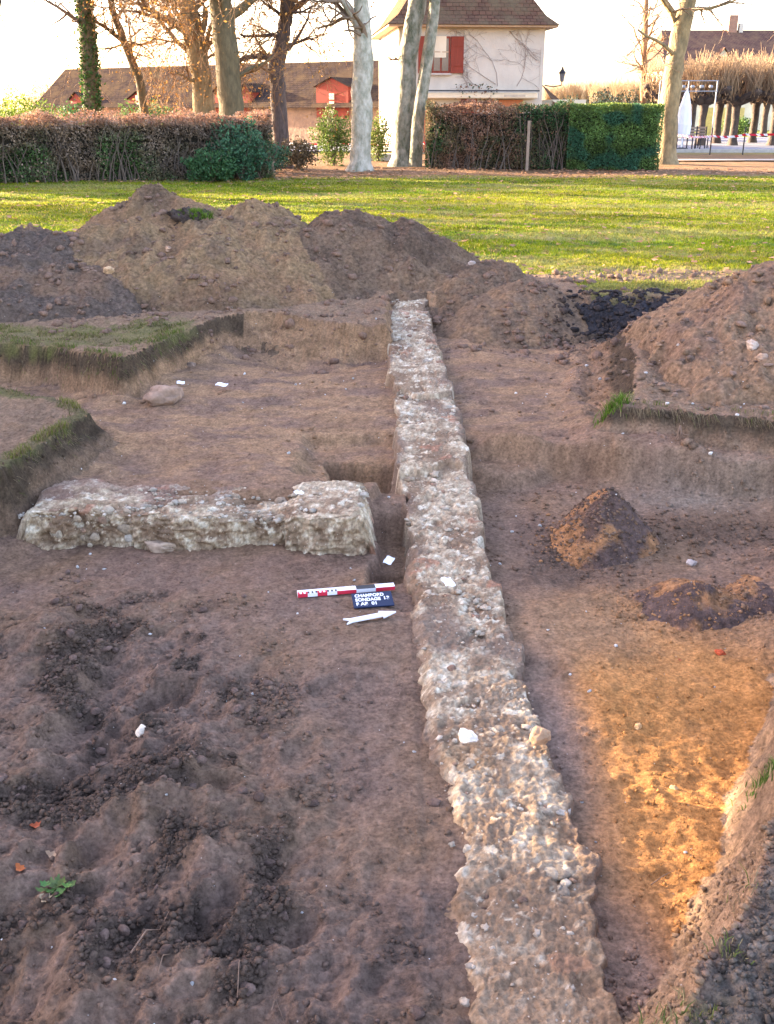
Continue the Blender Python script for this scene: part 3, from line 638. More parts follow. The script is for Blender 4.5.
# rubble bits on the long wall and at its toe
def masonry_bits(n):
    y = rng.uniform(1.7, 9.8, n); s_ = rng.uniform(-.97, .97, n); x = wall_cx(y) + s_ * wall_hw(y)
    tz = wall_top(y)
    tz = np.where(np.abs(s_) > 1.02, surf(x, y, False), tz)
    r = (.003 + .016 * rng.random(n) ** 3) * np.clip(y / 4, .8, 1.8)
    k = rng.random(n)
    c = np.where((k < .5)[:, None], np.array((.45, .37, .28)), np.where((k < .8)[:, None], np.array((.56, .44, .32)), np.array((.26, .16, .11)))) * rng.uniform(.8, 1.15, n)[:, None]
    return x, y, tz, r, c
x, y, z, r, c = masonry_bits(650)
o = scatter('mortar_crumbs', x, y, z, r, c, clod_m, IV2, IF2, flat=.5, sink=.0)
o.parent = long_wall; o['kind'] = 'stuff'
n = 300; y = 1.6 + 8.0 * rng.random(n) ** 1.25; s_ = rng.uniform(-.93, .93, n); x = wall_cx(y) + s_ * wall_hw(y); kk = fbm(x, y, 2.2, 2, 641) > -.25; x, y = x[kk], y[kk]; n = len(x)
r = .012 + .034 * rng.random(n) ** 2.4; rubble('rubble_stones', x, y, wall_top(y) - .30 * r, r, rub_cols(n), long_wall)
n = 40; y = rng.uniform(2.4, 9.6, n); sg = rng.choice([-1, 1], n); x = wall_cx(y) + sg * wall_hw(y) * .86; r = .018 + .026 * rng.random(n) ** 2; rubble('edge_stones', x, y, wall_top(y) - .45 * r, r, rub_cols(n), long_wall)
n = 34; x = rng.uniform(-2.0, -.12, n); z = rng.uniform(-.56, -.38, n); yq = 5.045 + np.where(x > -.56, -.05, .02); r = .018 + .04 * rng.random(n) ** 1.8; rubble('face_stones', x, yq + .35 * r, z, r, rub_cols(n), cross, normal=1)
n = 80; x = rng.uniform(-2.0, -.12, n); y = rng.uniform(5.08, 5.45, n); z = np.interp(x, [-2.1, -1.95, -1.5, -1.0, -.62, -.58, -.5, -.1, -.05], [-.42, -.375, -.36, -.375, -.40, -.40, -.345, -.34, -.42]); r = .016 + .035 * rng.random(n) ** 2; rubble('top_stones', x, y, z - .35 * r, r, rub_cols(n) * .9, cross)
n = 220; x = rng.uniform(-2.05, -.1, n); y = 5.04 + .42 * rng.random(n) ** 1.5
z = np.interp(x, [-2.1, -1.95, -1.5, -1.0, -.62, -.58, -.5, -.1, -.05], [-.42, -.375, -.36, -.375, -.40, -.40, -.345, -.34, -.42]) - .005
g = rng.uniform(.3, .62, n); o = scatter('mortar_rubble', x, y, z, .005 + .02 * rng.random(n) ** 3, np.stack([g, g * .86, g * .68], 1), clod_m, IV2, IF2, flat=.5, sink=0)
o.parent = cross; o['kind'] = 'stuff'

# ---------------------------------------------------------------- stones seen one by one
stone_m = attr_mat('stone', .85, 18, .3, .5, 60, .01)
def stone(px, py, z, size, colr, label, flat=.6, cat='stone', name='stone', seed=1, rest=None, group='loose stones in the excavation'):
    x, y = P(px, py, z)
    zz = surf1(x, y) if rest is None else rest
    r = np.random.default_rng(seed)
    V0 = IV3; nn = fbm(V0[:, 0] * 1.1 + seed * 5, V0[:, 1] * 1.1 + V0[:, 2] * 1.7, 1.0, 4, 60 + seed, .6)
    v = V0 * np.array((1, .75, flat)) * size * (1 + .28 * nn)[:, None]
    pl = r.normal(size=(7, 3)); pl /= np.linalg.norm(pl, axis=1)[:, None]
    for p_ in pl:
        d = v @ p_; lim = size * .58; v = v - np.clip(d - lim, 0, None)[:, None] * p_
    c = np.ones((len(v), 3)) * np.array(colr) * (1 + .3 * nn)[:, None] * np.array((1, .92, .84))
    o = link(name, np_mesh(name, v, IF3, c, smooth=False), stone_m)
    o.location = (x, y, zz + size * flat * .35); o.rotation_euler = (r.uniform(-.2, .2), r.uniform(-.2, .2), r.uniform(0, 6))
    return tag(o, label, cat, group)
stone(143, 738, -.55, .033, (.62, .56, .47), 'pale stone in the churned soil of the left foreground', seed=2)
stone(112, 300, -.05, .07, (.50, .36, .22), 'tan stone at the foot of the large brown spoil heap', seed=3)
stone(168, 398, -.33, .17, (.28, .20, .15), 'brown boulder behind the cross wall by the paper tags', flat=.45, seed=4)
stone(160, 548, -.56, .10, (.34, .27, .21), 'flat rubble stone at the foot of the cross wall, leftmost of two', flat=.35, seed=5)
stone(330, 540, -.54, .19, (.36, .29, .22), 'wide rubble stone at the foot of the cross wall end block', flat=.5, seed=6)
stone(503, 727, -.58, .018, (.5, .36, .24), 'small tan stone on the purple soil right of the long wall', seed=7)
stone(638, 727, -.58, .022, (.55, .36, .18), 'small ochre stone on the orange sand', seed=8)
stone(674, 790, -.58, .016, (.6, .42, .22), 'small yellow stone low on the orange sand', seed=9)
stone(720, 655, -.58, .028, (.42, .09, .04), 'small red brick fragment at the right of the pit floor', cat='brick', name='brick_fragment', flat=.4, seed=10)
stone(693, 548, -.5, .035, (.42, .38, .36), 'grey pebble right of the little orange pile', seed=11)
stone(752, 352, .1, .06, (.42, .36, .31), 'grey stone on the flank of the right spoil heap', seed=12)
stone(762, 372, .0, .05, (.36, .28, .22), 'brown stone low on the right spoil heap', seed=13)
stone(170, 268, .2, .05, (.34, .24, .17), 'brown stone halfway up the large spoil heap', seed=17)
stone(472, 290, -.1, .05, (.38, .33, .30), 'grey stone where the long wall meets the spoil ridge', seed=14)
stone(540, 738, -.45, .05, (.40, .27, .17), 'brown angular stone at the right edge of the long wall', seed=15, rest=-.45)
stone(466, 738, -.45, .045, (.70, .66, .60), 'white slanted stone on the long wall beside the sunlit part', seed=16, rest=-.45, flat=.4)
stone(190, 345, -.15, .05, (.20, .15, .12), 'dark stone on the turf edge of the left bank', seed=18)

# ---------------------------------------------------------------- paper tags, scale bar, slate, arrow
paper = flat_mat('white_paper', (.85, .86, .88), (.8, .81, .84), rough=.6, bump=.02)
def box_bm(bm, x0, x1, y0, y1, z0, z1, mi=0):
    v = [bm.verts.new(p_) for p_ in [(x0, y0, z0), (x1, y0, z0), (x1, y1, z0), (x0, y1, z0), (x0, y0, z1), (x1, y0, z1), (x1, y1, z1), (x0, y1, z1)]]
    for q in [(0, 3, 2, 1), (4, 5, 6, 7), (0, 1, 5, 4), (1, 2, 6, 5), (2, 3, 7, 6), (3, 0, 4, 7)]:
        f = bm.faces.new([v[k] for k in q]); f.material_index = mi
def bm_obj(name, bm, mat, parent=None):
    me = bpy.data.meshes.new(name); bm.to_mesh(me); bm.free(); return link(name, me, mat, parent)
def paper_tag(px, py, z, w_, h_, rz, tilt, label):
    bm = bmesh.new(); n = 6; g = [[bm.verts.new(((i / n - .5) * w_, (j / n - .5) * h_, .004 * math.sin(i * 1.1 + j))) for i in range(n + 1)] for j in range(n + 1)]
    for j in range(n):
        for i in range(n): bm.faces.new((g[j][i], g[j][i + 1], g[j + 1][i + 1], g[j + 1][i]))
    r_ = bmesh.ops.extrude_face_region(bm, geom=bm.faces[:]); bmesh.ops.translate(bm, vec=(0, 0, .0015), verts=[v for v in r_['geom'] if isinstance(v, bmesh.types.BMVert)])
    o = bm_obj('paper_tag', bm, paper); x, y = P(px, py, z); o.location = (x, y, z + .028); o.rotation_euler = (tilt, .05, rz)
    return tag(o, label, 'tag', 'white marker tags laid by the diggers')
paper_tag(448, 587, -.475, .05, .085, .25, .06, 'white paper tag lying on the long wall')
paper_tag(389, 565, -.60, .05, .05, -.5, .5, 'white paper tag inside the small square hole by the scale bar')
paper_tag(222, 388, -.33, .09, .05, -.2, .2, 'white paper tag on the far floor, right one of the two near the boulder')
paper_tag(181, 386, -.31, .06, .04, .2, .3, 'white paper tag just behind the brown boulder')
paper_tag(299, 497, -.36, .05, .035, .5, .2, 'small white tag on top of the cross wall')

red = flat_mat('red_paint', (.62, .03, .06), (.5, .025, .05), rough=.5, bump=.05)
white = flat_mat('white_paint', (.82, .82, .84), (.72, .72, .74), rough=.5, bump=.05)
black = flat_mat('black_paint', (.03, .03, .035), (.02, .02, .022), rough=.5, bump=.05)
navy = flat_mat('navy_board', (.012, .022, .06), (.010, .018, .048), rough=.55, bump=.05)
def flat_plane_at(px, py): return P(px, py, -.55)
x0, y0 = P(298, 597, -.55); x1, y1 = P(395, 589, -.55)
zb = max(surf1(x0, y0), surf1(x1, y1), surf1((x0 + x1) / 2, (y0 + y1) / 2)) + .002
ang = math.atan2(y1 - y0, x1 - x0); Lb = math.hypot(x1 - x0, y1 - y0)
bm = bmesh.new(); dz, wd_ = .020, .042
segs = [(0, .1, 'r', 1), (.1, .2, 'k', 1), (.2, .3, 'r', 1), (.3, .4, 'k', 1), (.4, .6, 'r', 0), (.6, .8, 'k', 0), (.8, 1.0, 'r', 0)]
cols_ = {'r': 1, 'w': 0, 'k': 2}
def q(pts, mi):
    f = bm.faces.new([bm.verts.new(p_) for p_ in pts]); f.material_index = mi
for a, b, cx, teeth in segs:
    A, B = a * Lb, b * Lb
    ft = {'r': 1, 'k': 0}[cx]                               # front face colour
    q([(A, 0, 0), (B, 0, 0), (B, 0, dz), (A, 0, dz)], ft)
    n = 5 if teeth else 1
    for i in range(n):
        a0 = A + (B - A) * i / n; b0 = A + (B - A) * (i + 1) / n
        if teeth:
            dark_ = cols_[cx] if i % 2 == 0 else 0
            q([(a0, 0, dz), (b0, 0, dz), (b0, wd_ * .5, dz), (a0, wd_ * .5, dz)], dark_)
            q([(a0, wd_ * .5, dz), (b0, wd_ * .5, dz), (b0, wd_, dz), (a0, wd_, dz)], 0)
        else:
            q([(a0, 0, dz), (b0, 0, dz), (b0, wd_, dz), (a0, wd_, dz)], 2 if cx == 'k' else 0)
    q([(B, wd_, 0), (A, wd_, 0), (A, wd_, dz), (B, wd_, dz)], 0); q([(A, 0, 0), (A, wd_, 0), (B, wd_, 0), (B, 0, 0)], 0)
q([(0, 0, 0), (0, 0, dz), (0, wd_, dz), (0, wd_, 0)], 0); q([(Lb, 0, 0), (Lb, wd_, 0), (Lb, wd_, dz), (Lb, 0, dz)], 0)
bmesh.ops.remove_doubles(bm, verts=bm.verts, dist=1e-5)
bar = bm_obj('scale_bar', bm, [white, red, black]); bar.location = (x0, y0, zb); bar.rotation_euler = (0, 0, ang)
tag(bar, 'red, white and black scale bar lying on the pit floor beside the long wall', 'scale bar')
# north arrow
x0, y0 = P(345, 627, -.55); x1, y1 = P(396, 617, -.55); La = math.hypot(x1 - x0, y1 - y0)
bm = bmesh.new(); w2 = .013
pts = [(0, -.026), (.035, -.016), (.72 * La, -.016), (.70 * La, -.034), (La, 0), (.70 * La, .034), (.72 * La, .016), (.035, .016), (0, .026), (.028, 0)]
v = [bm.verts.new((a, b, 0)) for a, b in pts]; f = bm.faces.new(v); r_ = bmesh.ops.extrude_face_region(bm, geom=[f])
bmesh.ops.translate(bm, vec=(0, 0, .008), verts=[v for v in r_['geom'] if isinstance(v, bmesh.types.BMVert)]); bmesh.ops.recalc_face_normals(bm, faces=bm.faces)
o = bm_obj('north_arrow', bm, white); o.location = (x0, y0, max(surf1(x0, y0), surf1(x1, y1)) + .004); o.rotation_euler = (0, 0, math.atan2(y1 - y0, x1 - x0))
tag(o, 'white north arrow pointing right on the soil below the lettered board', 'arrow')
# letter board
x0, y0 = P(354, 609, -.55); x1, y1 = P(394.5, 606, -.55); Ls = math.hypot(x1 - x0, y1 - y0)
sl_ = empty('letter_board', (x0, y0, max(surf1(x0, y0), surf1(x1, y1), surf1(x0, y0 + .1)) + .004), math.atan2(y1 - y0, x1 - x0), 'dark blue board with white site lettering beneath the scale bar', 'board')
sl_.rotation_euler[0] = R(10)
bm = bmesh.new(); box_bm(bm, 0, Ls, 0, .115, 0, .008); bmesh.ops.bevel(bm, geom=bm.edges[:], offset=.0015, segments=1, affect='EDGES')
bm_obj('board', bm, navy, sl_)
def text_mesh(body, size, loc, parent, mat, name='lettering', ext=.0008, off=.0012, rot=(0, 0, 0), sx=1.0):
    cu = bpy.data.curves.new('t', 'FONT'); cu.body = body; cu.size = size; cu.extrude = ext; cu.offset = off
    t = bpy.data.objects.new('t', cu); C.objects.link(t); dg = bpy.context.evaluated_depsgraph_get()
    me = bpy.data.meshes.new_from_object(t.evaluated_get(dg)); bpy.data.objects.remove(t)
    o = link(name, me, mat, parent); o.location = loc; o.rotation_euler = rot; o.scale = (sx, 1, 1); return o
text_mesh('CHAMBORD', .033, (.014, .080, .0088), sl_, white, sx=.78)
text_mesh('SONDAGE', .033, (.014, .047, .0088), sl_, white, sx=.80)
text_mesh('13', .033, (Ls - .048, .050, .0088), sl_, white)
text_mesh('F AB  01', .033, (.014, .014, .0088), sl_, white, sx=.9)

# ---------------------------------------------------------------- grass
grass_m = attr_mat('grass_blades', .7, 3, .2, 0, trans=.4, spec=.03)
def blades(name, x, y, z, h, wdt, c, lean=.6, mat=grass_m, droop=None):
    n = len(x); a = rng.uniform(0, 6.28, n); la = rng.uniform(0, 6.28, n); ln = rng.uniform(.1, lean, n) * h
    dx, dy = np.cos(a) * wdt * .5, np.sin(a) * wdt * .5
    lx, ly = np.cos(la) * ln, np.sin(la) * ln
    zt = h.copy()
    if droop is not None: lx = droop[0] * h * rng.uniform(.4, 1.0, n) + lx * .4; ly = droop[1] * h * rng.uniform(.4, 1.0, n) + ly * .4; zt = droop[2] * h
    base = np.stack([x, y, z], 1)
    p0 = base + np.stack([-dx, -dy, 0 * dx - .005], 1); p1 = base + np.stack([dx, dy, 0 * dx - .005], 1)
    m0 = base + np.stack([-dx * .8 + lx * .35, -dy * .8 + ly * .35, (zt * .6 if droop is None else zt * .35)], 1); m1 = base + np.stack([dx * .8 + lx * .35, dy * .8 + ly * .35, (zt * .6 if droop is None else zt * .35)], 1)
    t0 = base + np.stack([lx - dx * .1, ly - dy * .1, zt], 1); t1 = base + np.stack([lx + dx * .1, ly + dy * .1, zt], 1)
    VV = np.stack([p0, p1, m1, m0, t1, t0], 1).reshape(-1, 3)
    k = (np.arange(n) * 6)[:, None]
    FF = np.concatenate([k + np.array([[0, 1, 2, 3]]), k + np.array([[3, 2, 4, 5]])], 0)
    return np_mesh(name, VV, FF, np.repeat(c, 6, 0))
def merge_stuff(name, parts, mat, label, cat):
    me = None
    Vs, Fs, Cs, off = [], [], [], 0
    for m in parts:
        v = np.empty(len(m.vertices) * 3, np.float32); m.vertices.foreach_get('co', v); f = np.empty(len(m.loops), np.int32); m.loops.foreach_get('vertex_index', f)
        cc = np.empty(len(m.vertices) * 4, np.float32); m.color_attributes['Col'].data.foreach_get('color', cc)
        Vs.append(v.reshape(-1, 3)); Fs.append(f.reshape(-1, 4) + off); Cs.append(cc.reshape(-1, 4)[:, :3]); off += len(m.vertices); bpy.data.meshes.remove(m)
    return tag(link(name, np_mesh(name, np.concatenate(Vs), np.concatenate(Fs), np.concatenate(Cs)), mat), label, cat, kind='stuff')
gp = []
# lawn
n = 330000
y = 10 + 18 * rng.random(n) ** 1.7; x = rng.uniform(-1, 1, n) * (.45 * y + 1.5)
sdv, _ = trench_sd(x, y); m = (grass_mask(x, y, sdv) * (1 - litter(x, y)) > rng.random(n)); x, y = x[m], y[m]
hz = np.full(len(x), -9.)
for k in ('main', 'ridge', 'dark', 'right', 'black'):
    b = HEAPS[k][0]; mm = (x > b[0]) & (x < b[1]) & (y > b[2]) & (y < b[3]); t_ = np.full(len(x), -9.); t_[mm] = cones(x[mm], y[mm], HEAPS[k][1]); hz = np.maximum(hz, t_)
k_ = (hz < 0.0); x, y = x[k_], y[k_]
z = ground_all(x, y, False)[0]
lc = lawn_color(x, y) * rng.uniform(.7, 1.35, len(x))[:, None]
st_ = rng.random(len(x)) < .12; lc[st_] = np.array((.34, .27, .09)) * rng.uniform(.7, 1.2, (st_.sum(), 1))
gp.append(blades('g', x, y, z, rng.uniform(.010, .032, len(x)) * (1 + .5 * sst(0, .6, fbm(x, y, 1.2, 2, 811))), .004 + .0007 * y, lc))
# near turf on the banks
n = 260000
x = rng.uniform(-5, 2.6, n); y = rng.uniform(1.6, 9.4, n)
k_ = (x > -1.05 * y) & (x < .5 * y + .5); x, y = x[k_], y[k_]
sdv, _ = trench_sd(x, y); m = (grass_mask(x, y, sdv) > .35 + .6 * rng.random(len(x))) & (fbm(x, y, 5, 3, 831) + .25 > .7 * rng.random(len(x))); x, y = x[m], y[m]
z = surf(x, y)
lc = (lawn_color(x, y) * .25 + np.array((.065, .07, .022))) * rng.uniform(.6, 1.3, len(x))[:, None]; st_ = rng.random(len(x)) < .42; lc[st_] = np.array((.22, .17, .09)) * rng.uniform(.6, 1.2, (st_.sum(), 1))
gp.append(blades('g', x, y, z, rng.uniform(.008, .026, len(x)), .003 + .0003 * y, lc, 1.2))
merge_stuff('lawn_grass', gp, grass_m, 'short green and straw coloured lawn grass around the trench', 'grass')
# fringe of roots and dead grass hanging off cut turf edges
gp = []
def fringe(p0, p1, n, h0, h1, dn, off=.0, straw=.7, green=(.12, .17, .03), up=False):
    t = rng.random(n); jj = rng.normal(0, .02, n)
    x = p0[0] + (p1[0] - p0[0]) * t + jj + off * dn[0]; y = p0[1] + (p1[1] - p0[1]) * t + rng.normal(0, .02, n) + off * dn[1]
    z = surf(x, y) + .004
    dens = fbm(x, y, 4, 3, 821) + .35 > rng.random(n) * .6; x, y, z = x[dens], y[dens], z[dens]; n = len(x)
    c = np.where((rng.random(n) < straw)[:, None], np.array((.26, .20, .12)), np.array(green)) * rng.uniform(.6, 1.2, n)[:, None]
    h = rng.uniform(h0, h1, n)
    gp.append(blades('g', x, y, z, h, np.full(n, .0035), c, .9, droop=None if up else (dn[0], dn[1], -.55)))
edge2 = [(-4.2, 8.02), (-3.13, 7.96), (-2.59, 7.78), (-2.03, 7.40), (-1.88, 7.84), (-1.71, 8.42)]
for a, b in zip(edge2[:-1], edge2[1:]):
    nrm = (0, -1) if a[0] < -2.1 else (.8, -.4); L_ = math.hypot(b[0] - a[0], b[1] - a[1])
    fringe(a, b, int(450 * L_), .02, .08, nrm, .01); fringe(a, b, int(700 * L_), .012, .04, nrm, -.05, .35, up=True)
e1 = [(-2.9, 5.05), (-2.3, 5.12), (-2.12, 5.22), (-2.04, 5.75), (-1.94, 6.2), (-2.2, 6.58)]
for a, b in zip(e1[:-1], e1[1:]):
    L_ = math.hypot(b[0] - a[0], b[1] - a[1]); fringe(a, b, int(500 * L_), .015, .055, (.9, -.3), .02, .75, (.13, .15, .035)); fringe(a, b, int(1500 * L_), .015, .05, (.9, -.3), -.03, .5, (.17, .19, .04), up=True)
e3 = [(1.49, 6.40), (2.03, 6.24), (2.55, 6.06), (3.4, 6.03)]
for a, b in zip(e3[:-1], e3[1:]):
    L_ = math.hypot(b[0] - a[0], b[1] - a[1]); fringe(a, b, int(1100 * L_), .03, .11, (0, -1), .02, .9); fringe(a, b, int(350 * L_), .01, .04, (0, -1), -.04, .7, up=True)
e4 = [(.70, 1.75), (.88, 2.06), (.98, 2.25)]
for a, b in zip(e4[:-1], e4[1:]):
    L_ = math.hypot(b[0] - a[0], b[1] - a[1]); fringe(a, b, int(160 * L_), .02, .06, (-1, 0), -.06, .6, up=True)
merge_stuff('turf_fringe', gp, grass_m, 'dead grass and roots hanging from the cut turf edges', 'roots')
def tuft(x, y, n, r_, h0, h1, green, label, z=None, straw=.2, name='grass_tuft'):
    xx = x + rng.normal(0, r_, n); yy_ = y + rng.normal(0, r_ * .8, n); zz = surf(xx, yy_) if z is None else np.full(n, z)
    c = np.where((rng.random(n) < straw)[:, None], np.array((.32, .27, .14)), np.array(green)) * rng.uniform(.6, 1.3, n)[:, None]
    me = blades(name, xx, yy_, zz, rng.uniform(h0, h1, n), np.full(n, .004 + .0003 * y), c, 1.0)
    return tag(link(name, me, grass_m), label, 'grass tuft', 'grass tufts on the cut banks')
tuft(1.52, 6.42, 420, .045, .03, .09, (.13, .22, .03), 'bright green grass tuft at the left corner of the right bank')
x, y = P(768, 752, -.27); tuft(x + .03, y, 260, .035, .015, .05, (.11, .18, .04), 'green grass tuft at the right edge beside the slanting pit side')
x, y = P(728, 950, -.27); tuft(x, y, 34, .02, .015, .045, (.15, .18, .06), 'small sparse grass tuft on the near right bank', straw=.5)
x, y = P(662, 1010, -.33); tuft(x, y, 50, .035, .015, .05, (.14, .18, .06), 'straggly grass tuft in the bottom right corner of the pit', straw=.5)
# turf clod on the big heap
g_ = hp(192, 219, 10.9); xx, yy_ = g_[0], g_[1]; zc = surf1(xx, yy_)
tc_ = empty('turf_clod', (xx, yy_, zc - .10), 0, 'torn clod of green turf lying high on the large spoil heap', 'turf clod')
v = IV3 * np.array((.23, .15, .13)) * (1 + .5 * fbm(IV3[:, 0] * 2 + IV3[:, 2], IV3[:, 1] * 2 + IV3[:, 2], 1, 4, 843))[:, None]; o = link('earth', np_mesh('earth', v + np.array((-.03, 0, .03)), IF3, np.ones((len(v), 3)) * np.array((.08, .06, .05)), smooth=True), heap_m, tc_)
n = 2600; a = rng.uniform(0, 6.28, n); rr = np.sqrt(rng.random(n)); gx, gy = np.cos(a) * rr * .22, np.sin(a) * rr * .13; kk = fbm(gx, gy, 9, 3, 842) > -.1; gx, gy, rr = gx[kk], gy[kk], rr[kk]; n = len(gx)
me = blades('grass', gx, gy, .06 + .06 * np.sqrt(np.clip(1 - rr ** 2, 0, 1)), rng.uniform(.015, .06, n), np.full(n, .009), np.array((.12, .19, .03)) * rng.uniform(.5, 1.5, n)[:, None], 1.6); link('grass', me, grass_m, tc_)

# ---------------------------------------------------------------- fallen leaves, twigs, roots
leaf_m = attr_mat('dry_leaf', .7, 20, .2, 0, trans=.2, spec=.2)
def leaf_mesh(name, x, y, z, s_, c, curl=.5):
    n = len(x); a = rng.uniform(0, 6.28, n); t = rng.uniform(-curl, curl, n) * s_; t2 = rng.uniform(-curl, curl, n) * s_
    ca, sa = np.cos(a), np.sin(a)
    def pt(u, v, dz): return np.stack([x + (u * ca - v * sa) * s_, y + (u * sa + v * ca) * s_, z + dz], 1)
    VV = np.stack([pt(-.5, 0, np.abs(t) * .5), pt(0, -.32, .002 + 0 * t), pt(.55, 0, np.abs(t2) * .5), pt(0, .32, .002 + np.abs(t) * .6)], 1).reshape(-1, 3)
    FF = (np.arange(n) * 4)[:, None] + np.array([[0, 1, 2, 3]])
    return np_mesh(name, VV, FF, np.repeat(c, 4, 0))
n = 9000
y = np.concatenate([rng.uniform(11, 27, 2200), rng.uniform(25.0, 31, 6800)]); x = rng.uniform(-1, 1, n) * (.43 * y + 1)
m = (y < 25) & (rng.random(n) > .4) | (y >= 25) & (rng.random(n) < litter(x, y) * .9 + .1); x, y = x[m], y[m]
c = np.array((.30, .15, .07)) * rng.uniform(.5, 1.6, (len(x), 1)) * np.array((1, 1, 1)) + rng.uniform(0, .05, (len(x), 1))
tag(link('fallen_leaves', leaf_mesh('fallen_leaves', x, y, ground_all(x, y, False)[0] + .03, rng.uniform(.05, .12, len(x)), c), leaf_m), 'brown fallen leaves strewn over the lawn and under the trees', 'leaves', kind='stuff')
def leaf_shape(name, s_, colr, parent=None):
    bm = bmesh.new(); ns = 9; top = []; bot = []; mid = []
    for i in range(ns + 1):
        t = i / ns; w_ = math.sin(math.pi * t ** .8) * .30 * s_ * (1 + .35 * math.sin(i * 2.4) * (0 < i < ns)); X_ = (t - .5) * s_; cz = .30 * s_ * (2 * t - 1) ** 2
        mid.append(bm.verts.new((X_, 0, cz))); top.append(bm.verts.new((X_ + w_ * .3, w_, cz + .4 * w_))); bot.append(bm.verts.new((X_ + w_ * .3, -w_, cz + .15 * w_)))
    for i in range(ns): bm.faces.new((mid[i], mid[i + 1], top[i + 1], top[i])); bm.faces.new((bot[i], bot[i + 1], mid[i + 1], mid[i]))
    bmesh.ops.remove_doubles(bm, verts=bm.verts, dist=1e-6)
    me = bpy.data.meshes.new(name); bm.to_mesh(me); bm.free()
    at = me.color_attributes.new('Col', 'FLOAT_COLOR', 'POINT'); at.data.foreach_set('color', np.tile(np.array((*colr, 1), np.float32), len(me.vertices)))
    return link(name, me, leaf_m, parent)
def one_leaf(px, py, s_, colr, label, name='fallen_leaf'):
    x, y = P(px, py, -.56); z = surf1(x, y); o = leaf_shape(name, s_, colr)
    o.location = (x, y, z + .008); o.rotation_euler = (random.uniform(-.3, .4), random.uniform(-.3, .3), random.uniform(-.6, .6))
    return tag(o, label, 'leaf', 'single leaves on the near soil')
one_leaf(38, 830, .045, (.42, .10, .04), 'rust red leaf at the left edge of the foreground soil')
one_leaf(53, 859, .05, (.45, .30, .18), 'pale tan leaf on the soil below the rust red leaf')
one_leaf(22, 879, .045, (.45, .13, .04), 'orange leaf at the far left of the near soil')
one_leaf(48, 907, .05, (.48, .36, .22), 'curled beige leaf beside the green weed')
one_leaf(680, 566 + 90, .02, (.45, .12, .05), 'tiny red leaf on the right pit floor')
# green weed
x, y = P(58, 896, -.56)
wd0 = empty('weed', (x, y, surf1(x, y)), 0, 'small green weed with flat leaves in the left foreground soil', 'weed')
for k in range(11):
    a = k * .57; o = leaf_shape('leaf', random.uniform(.03, .05), tuple(q_ * random.uniform(.7, 1.1) for q_ in (.12, .19, .05)), wd0); rr_ = random.uniform(.015, .04)
    o.location = (math.cos(a) * rr_ * 1.3, math.sin(a) * rr_, random.uniform(.006, .02)); o.rotation_euler = (random.uniform(-.3, .3), random.uniform(-.5, .1), a)

def tube_np(paths, sides=5):
    """paths: list of (pts (n,3), radii (n,))"""
    Vs, Fs = [], []; off = 0
    for pts, rad in paths:
        pts = np.asarray(pts, float); rad = np.asarray(rad, float); n = len(pts)
        tg = np.gradient(pts, axis=0); tg /= np.linalg.norm(tg, axis=1)[:, None] + 1e-9
        up = np.array((0, 0, 1.)) if abs(tg[0, 2]) < .8 else np.array((1., 0, 0))
        sx = np.cross(tg, up); sx /= np.linalg.norm(sx, axis=1)[:, None] + 1e-9; sy = np.cross(tg, sx)
        a = np.arange(sides) * 2 * np.pi / sides
        ring = pts[:, None] + rad[:, None, None] * (np.cos(a)[None, :, None] * sx[:, None] + np.sin(a)[None, :, None] * sy[:, None])
        Vs.append(ring.reshape(-1, 3))
        i = np.arange(n - 1)[:, None] * sides; j = np.arange(sides)[None]; j2 = (j + 1) % sides
        Fs.append(np.stack([i + j, i + j2, i + sides + j2, i + sides + j], -1).reshape(-1, 4) + off); off += n * sides
    return np.concatenate(Vs), np.concatenate(Fs)
root_m = flat_mat('root_wood', (.24, .15, .10), (.14, .09, .06), scale=30, bump=.3)
def twig(pxs, z0, r_, label, lift=.01, cat='twig', name='twig'):
    pts = []
    for i, (px, py) in enumerate(pxs):
        x, y = P(px, py, z0); pts.append((x, y, surf1(x, y) + lift * (1 + math.sin(i * 2.1))))
    pts = np.array(pts); t = np.linspace(0, len(pts) - 1, len(pts) * 4); pts = np.stack([np.interp(t, np.arange(len(pts)), pts[:, k]) for k in range(3)], 1)
    Vv, Ff = tube_np([(pts, np.linspace(r_, r_ * .4, len(pts)))], 6)
    return tag(link(name, np_mesh(name, Vv, Ff, smooth=True), root_m), label, cat, 'twigs and roots on the near soil')
twig([(132, 962), (148, 945), (160, 933), (170, 922)], -.55, .003, 'thin reddish twig leaning in the foreground soil', .012)
twig([(160, 990), (165, 975), (172, 968)], -.55, .0018, 'short pale root sticking from the near clods', .015)
twig([(238, 1005), (241, 985), (243, 972)], -.55, .0018, 'upright straw stalk at the bottom of the soil', .02)
twig([(272, 1018), (276, 1008), (284, 1022)], -.55, .0018, 'bent straw stalk at the bottom edge left of the wall', .015)
twig([(660, 815), (672, 808), (684, 800)], -.3, .002, 'thin root poking out of the slanting pit side', .012)
def root_cluster(px, py, ylev, label):
    p0 = D(px, py, ylev); paths = []
    for k in range(5):
        a = random.uniform(-1.2, 1.2); L_ = random.uniform(.1, .25); pts = [p0 + Vector((math.sin(a) * L_ * t, -.04 * t - .02 * math.sin(t * 4), -.10 * t * abs(math.cos(a)) + .02 * math.sin(t * 6 + k))) for t in np.linspace(0, 1, 8)]
        paths.append((np.array([p_[:] for p_ in pts]), np.linspace(.006, .002, 8)))
    Vv, Ff = tube_np(paths, 5); tag(link('tree_root', np_mesh('tree_root', Vv, Ff, smooth=True), root_m), label, 'root')
root_cluster(680, 428, 6.10, 'pale branching root hanging from the face of the right bank')

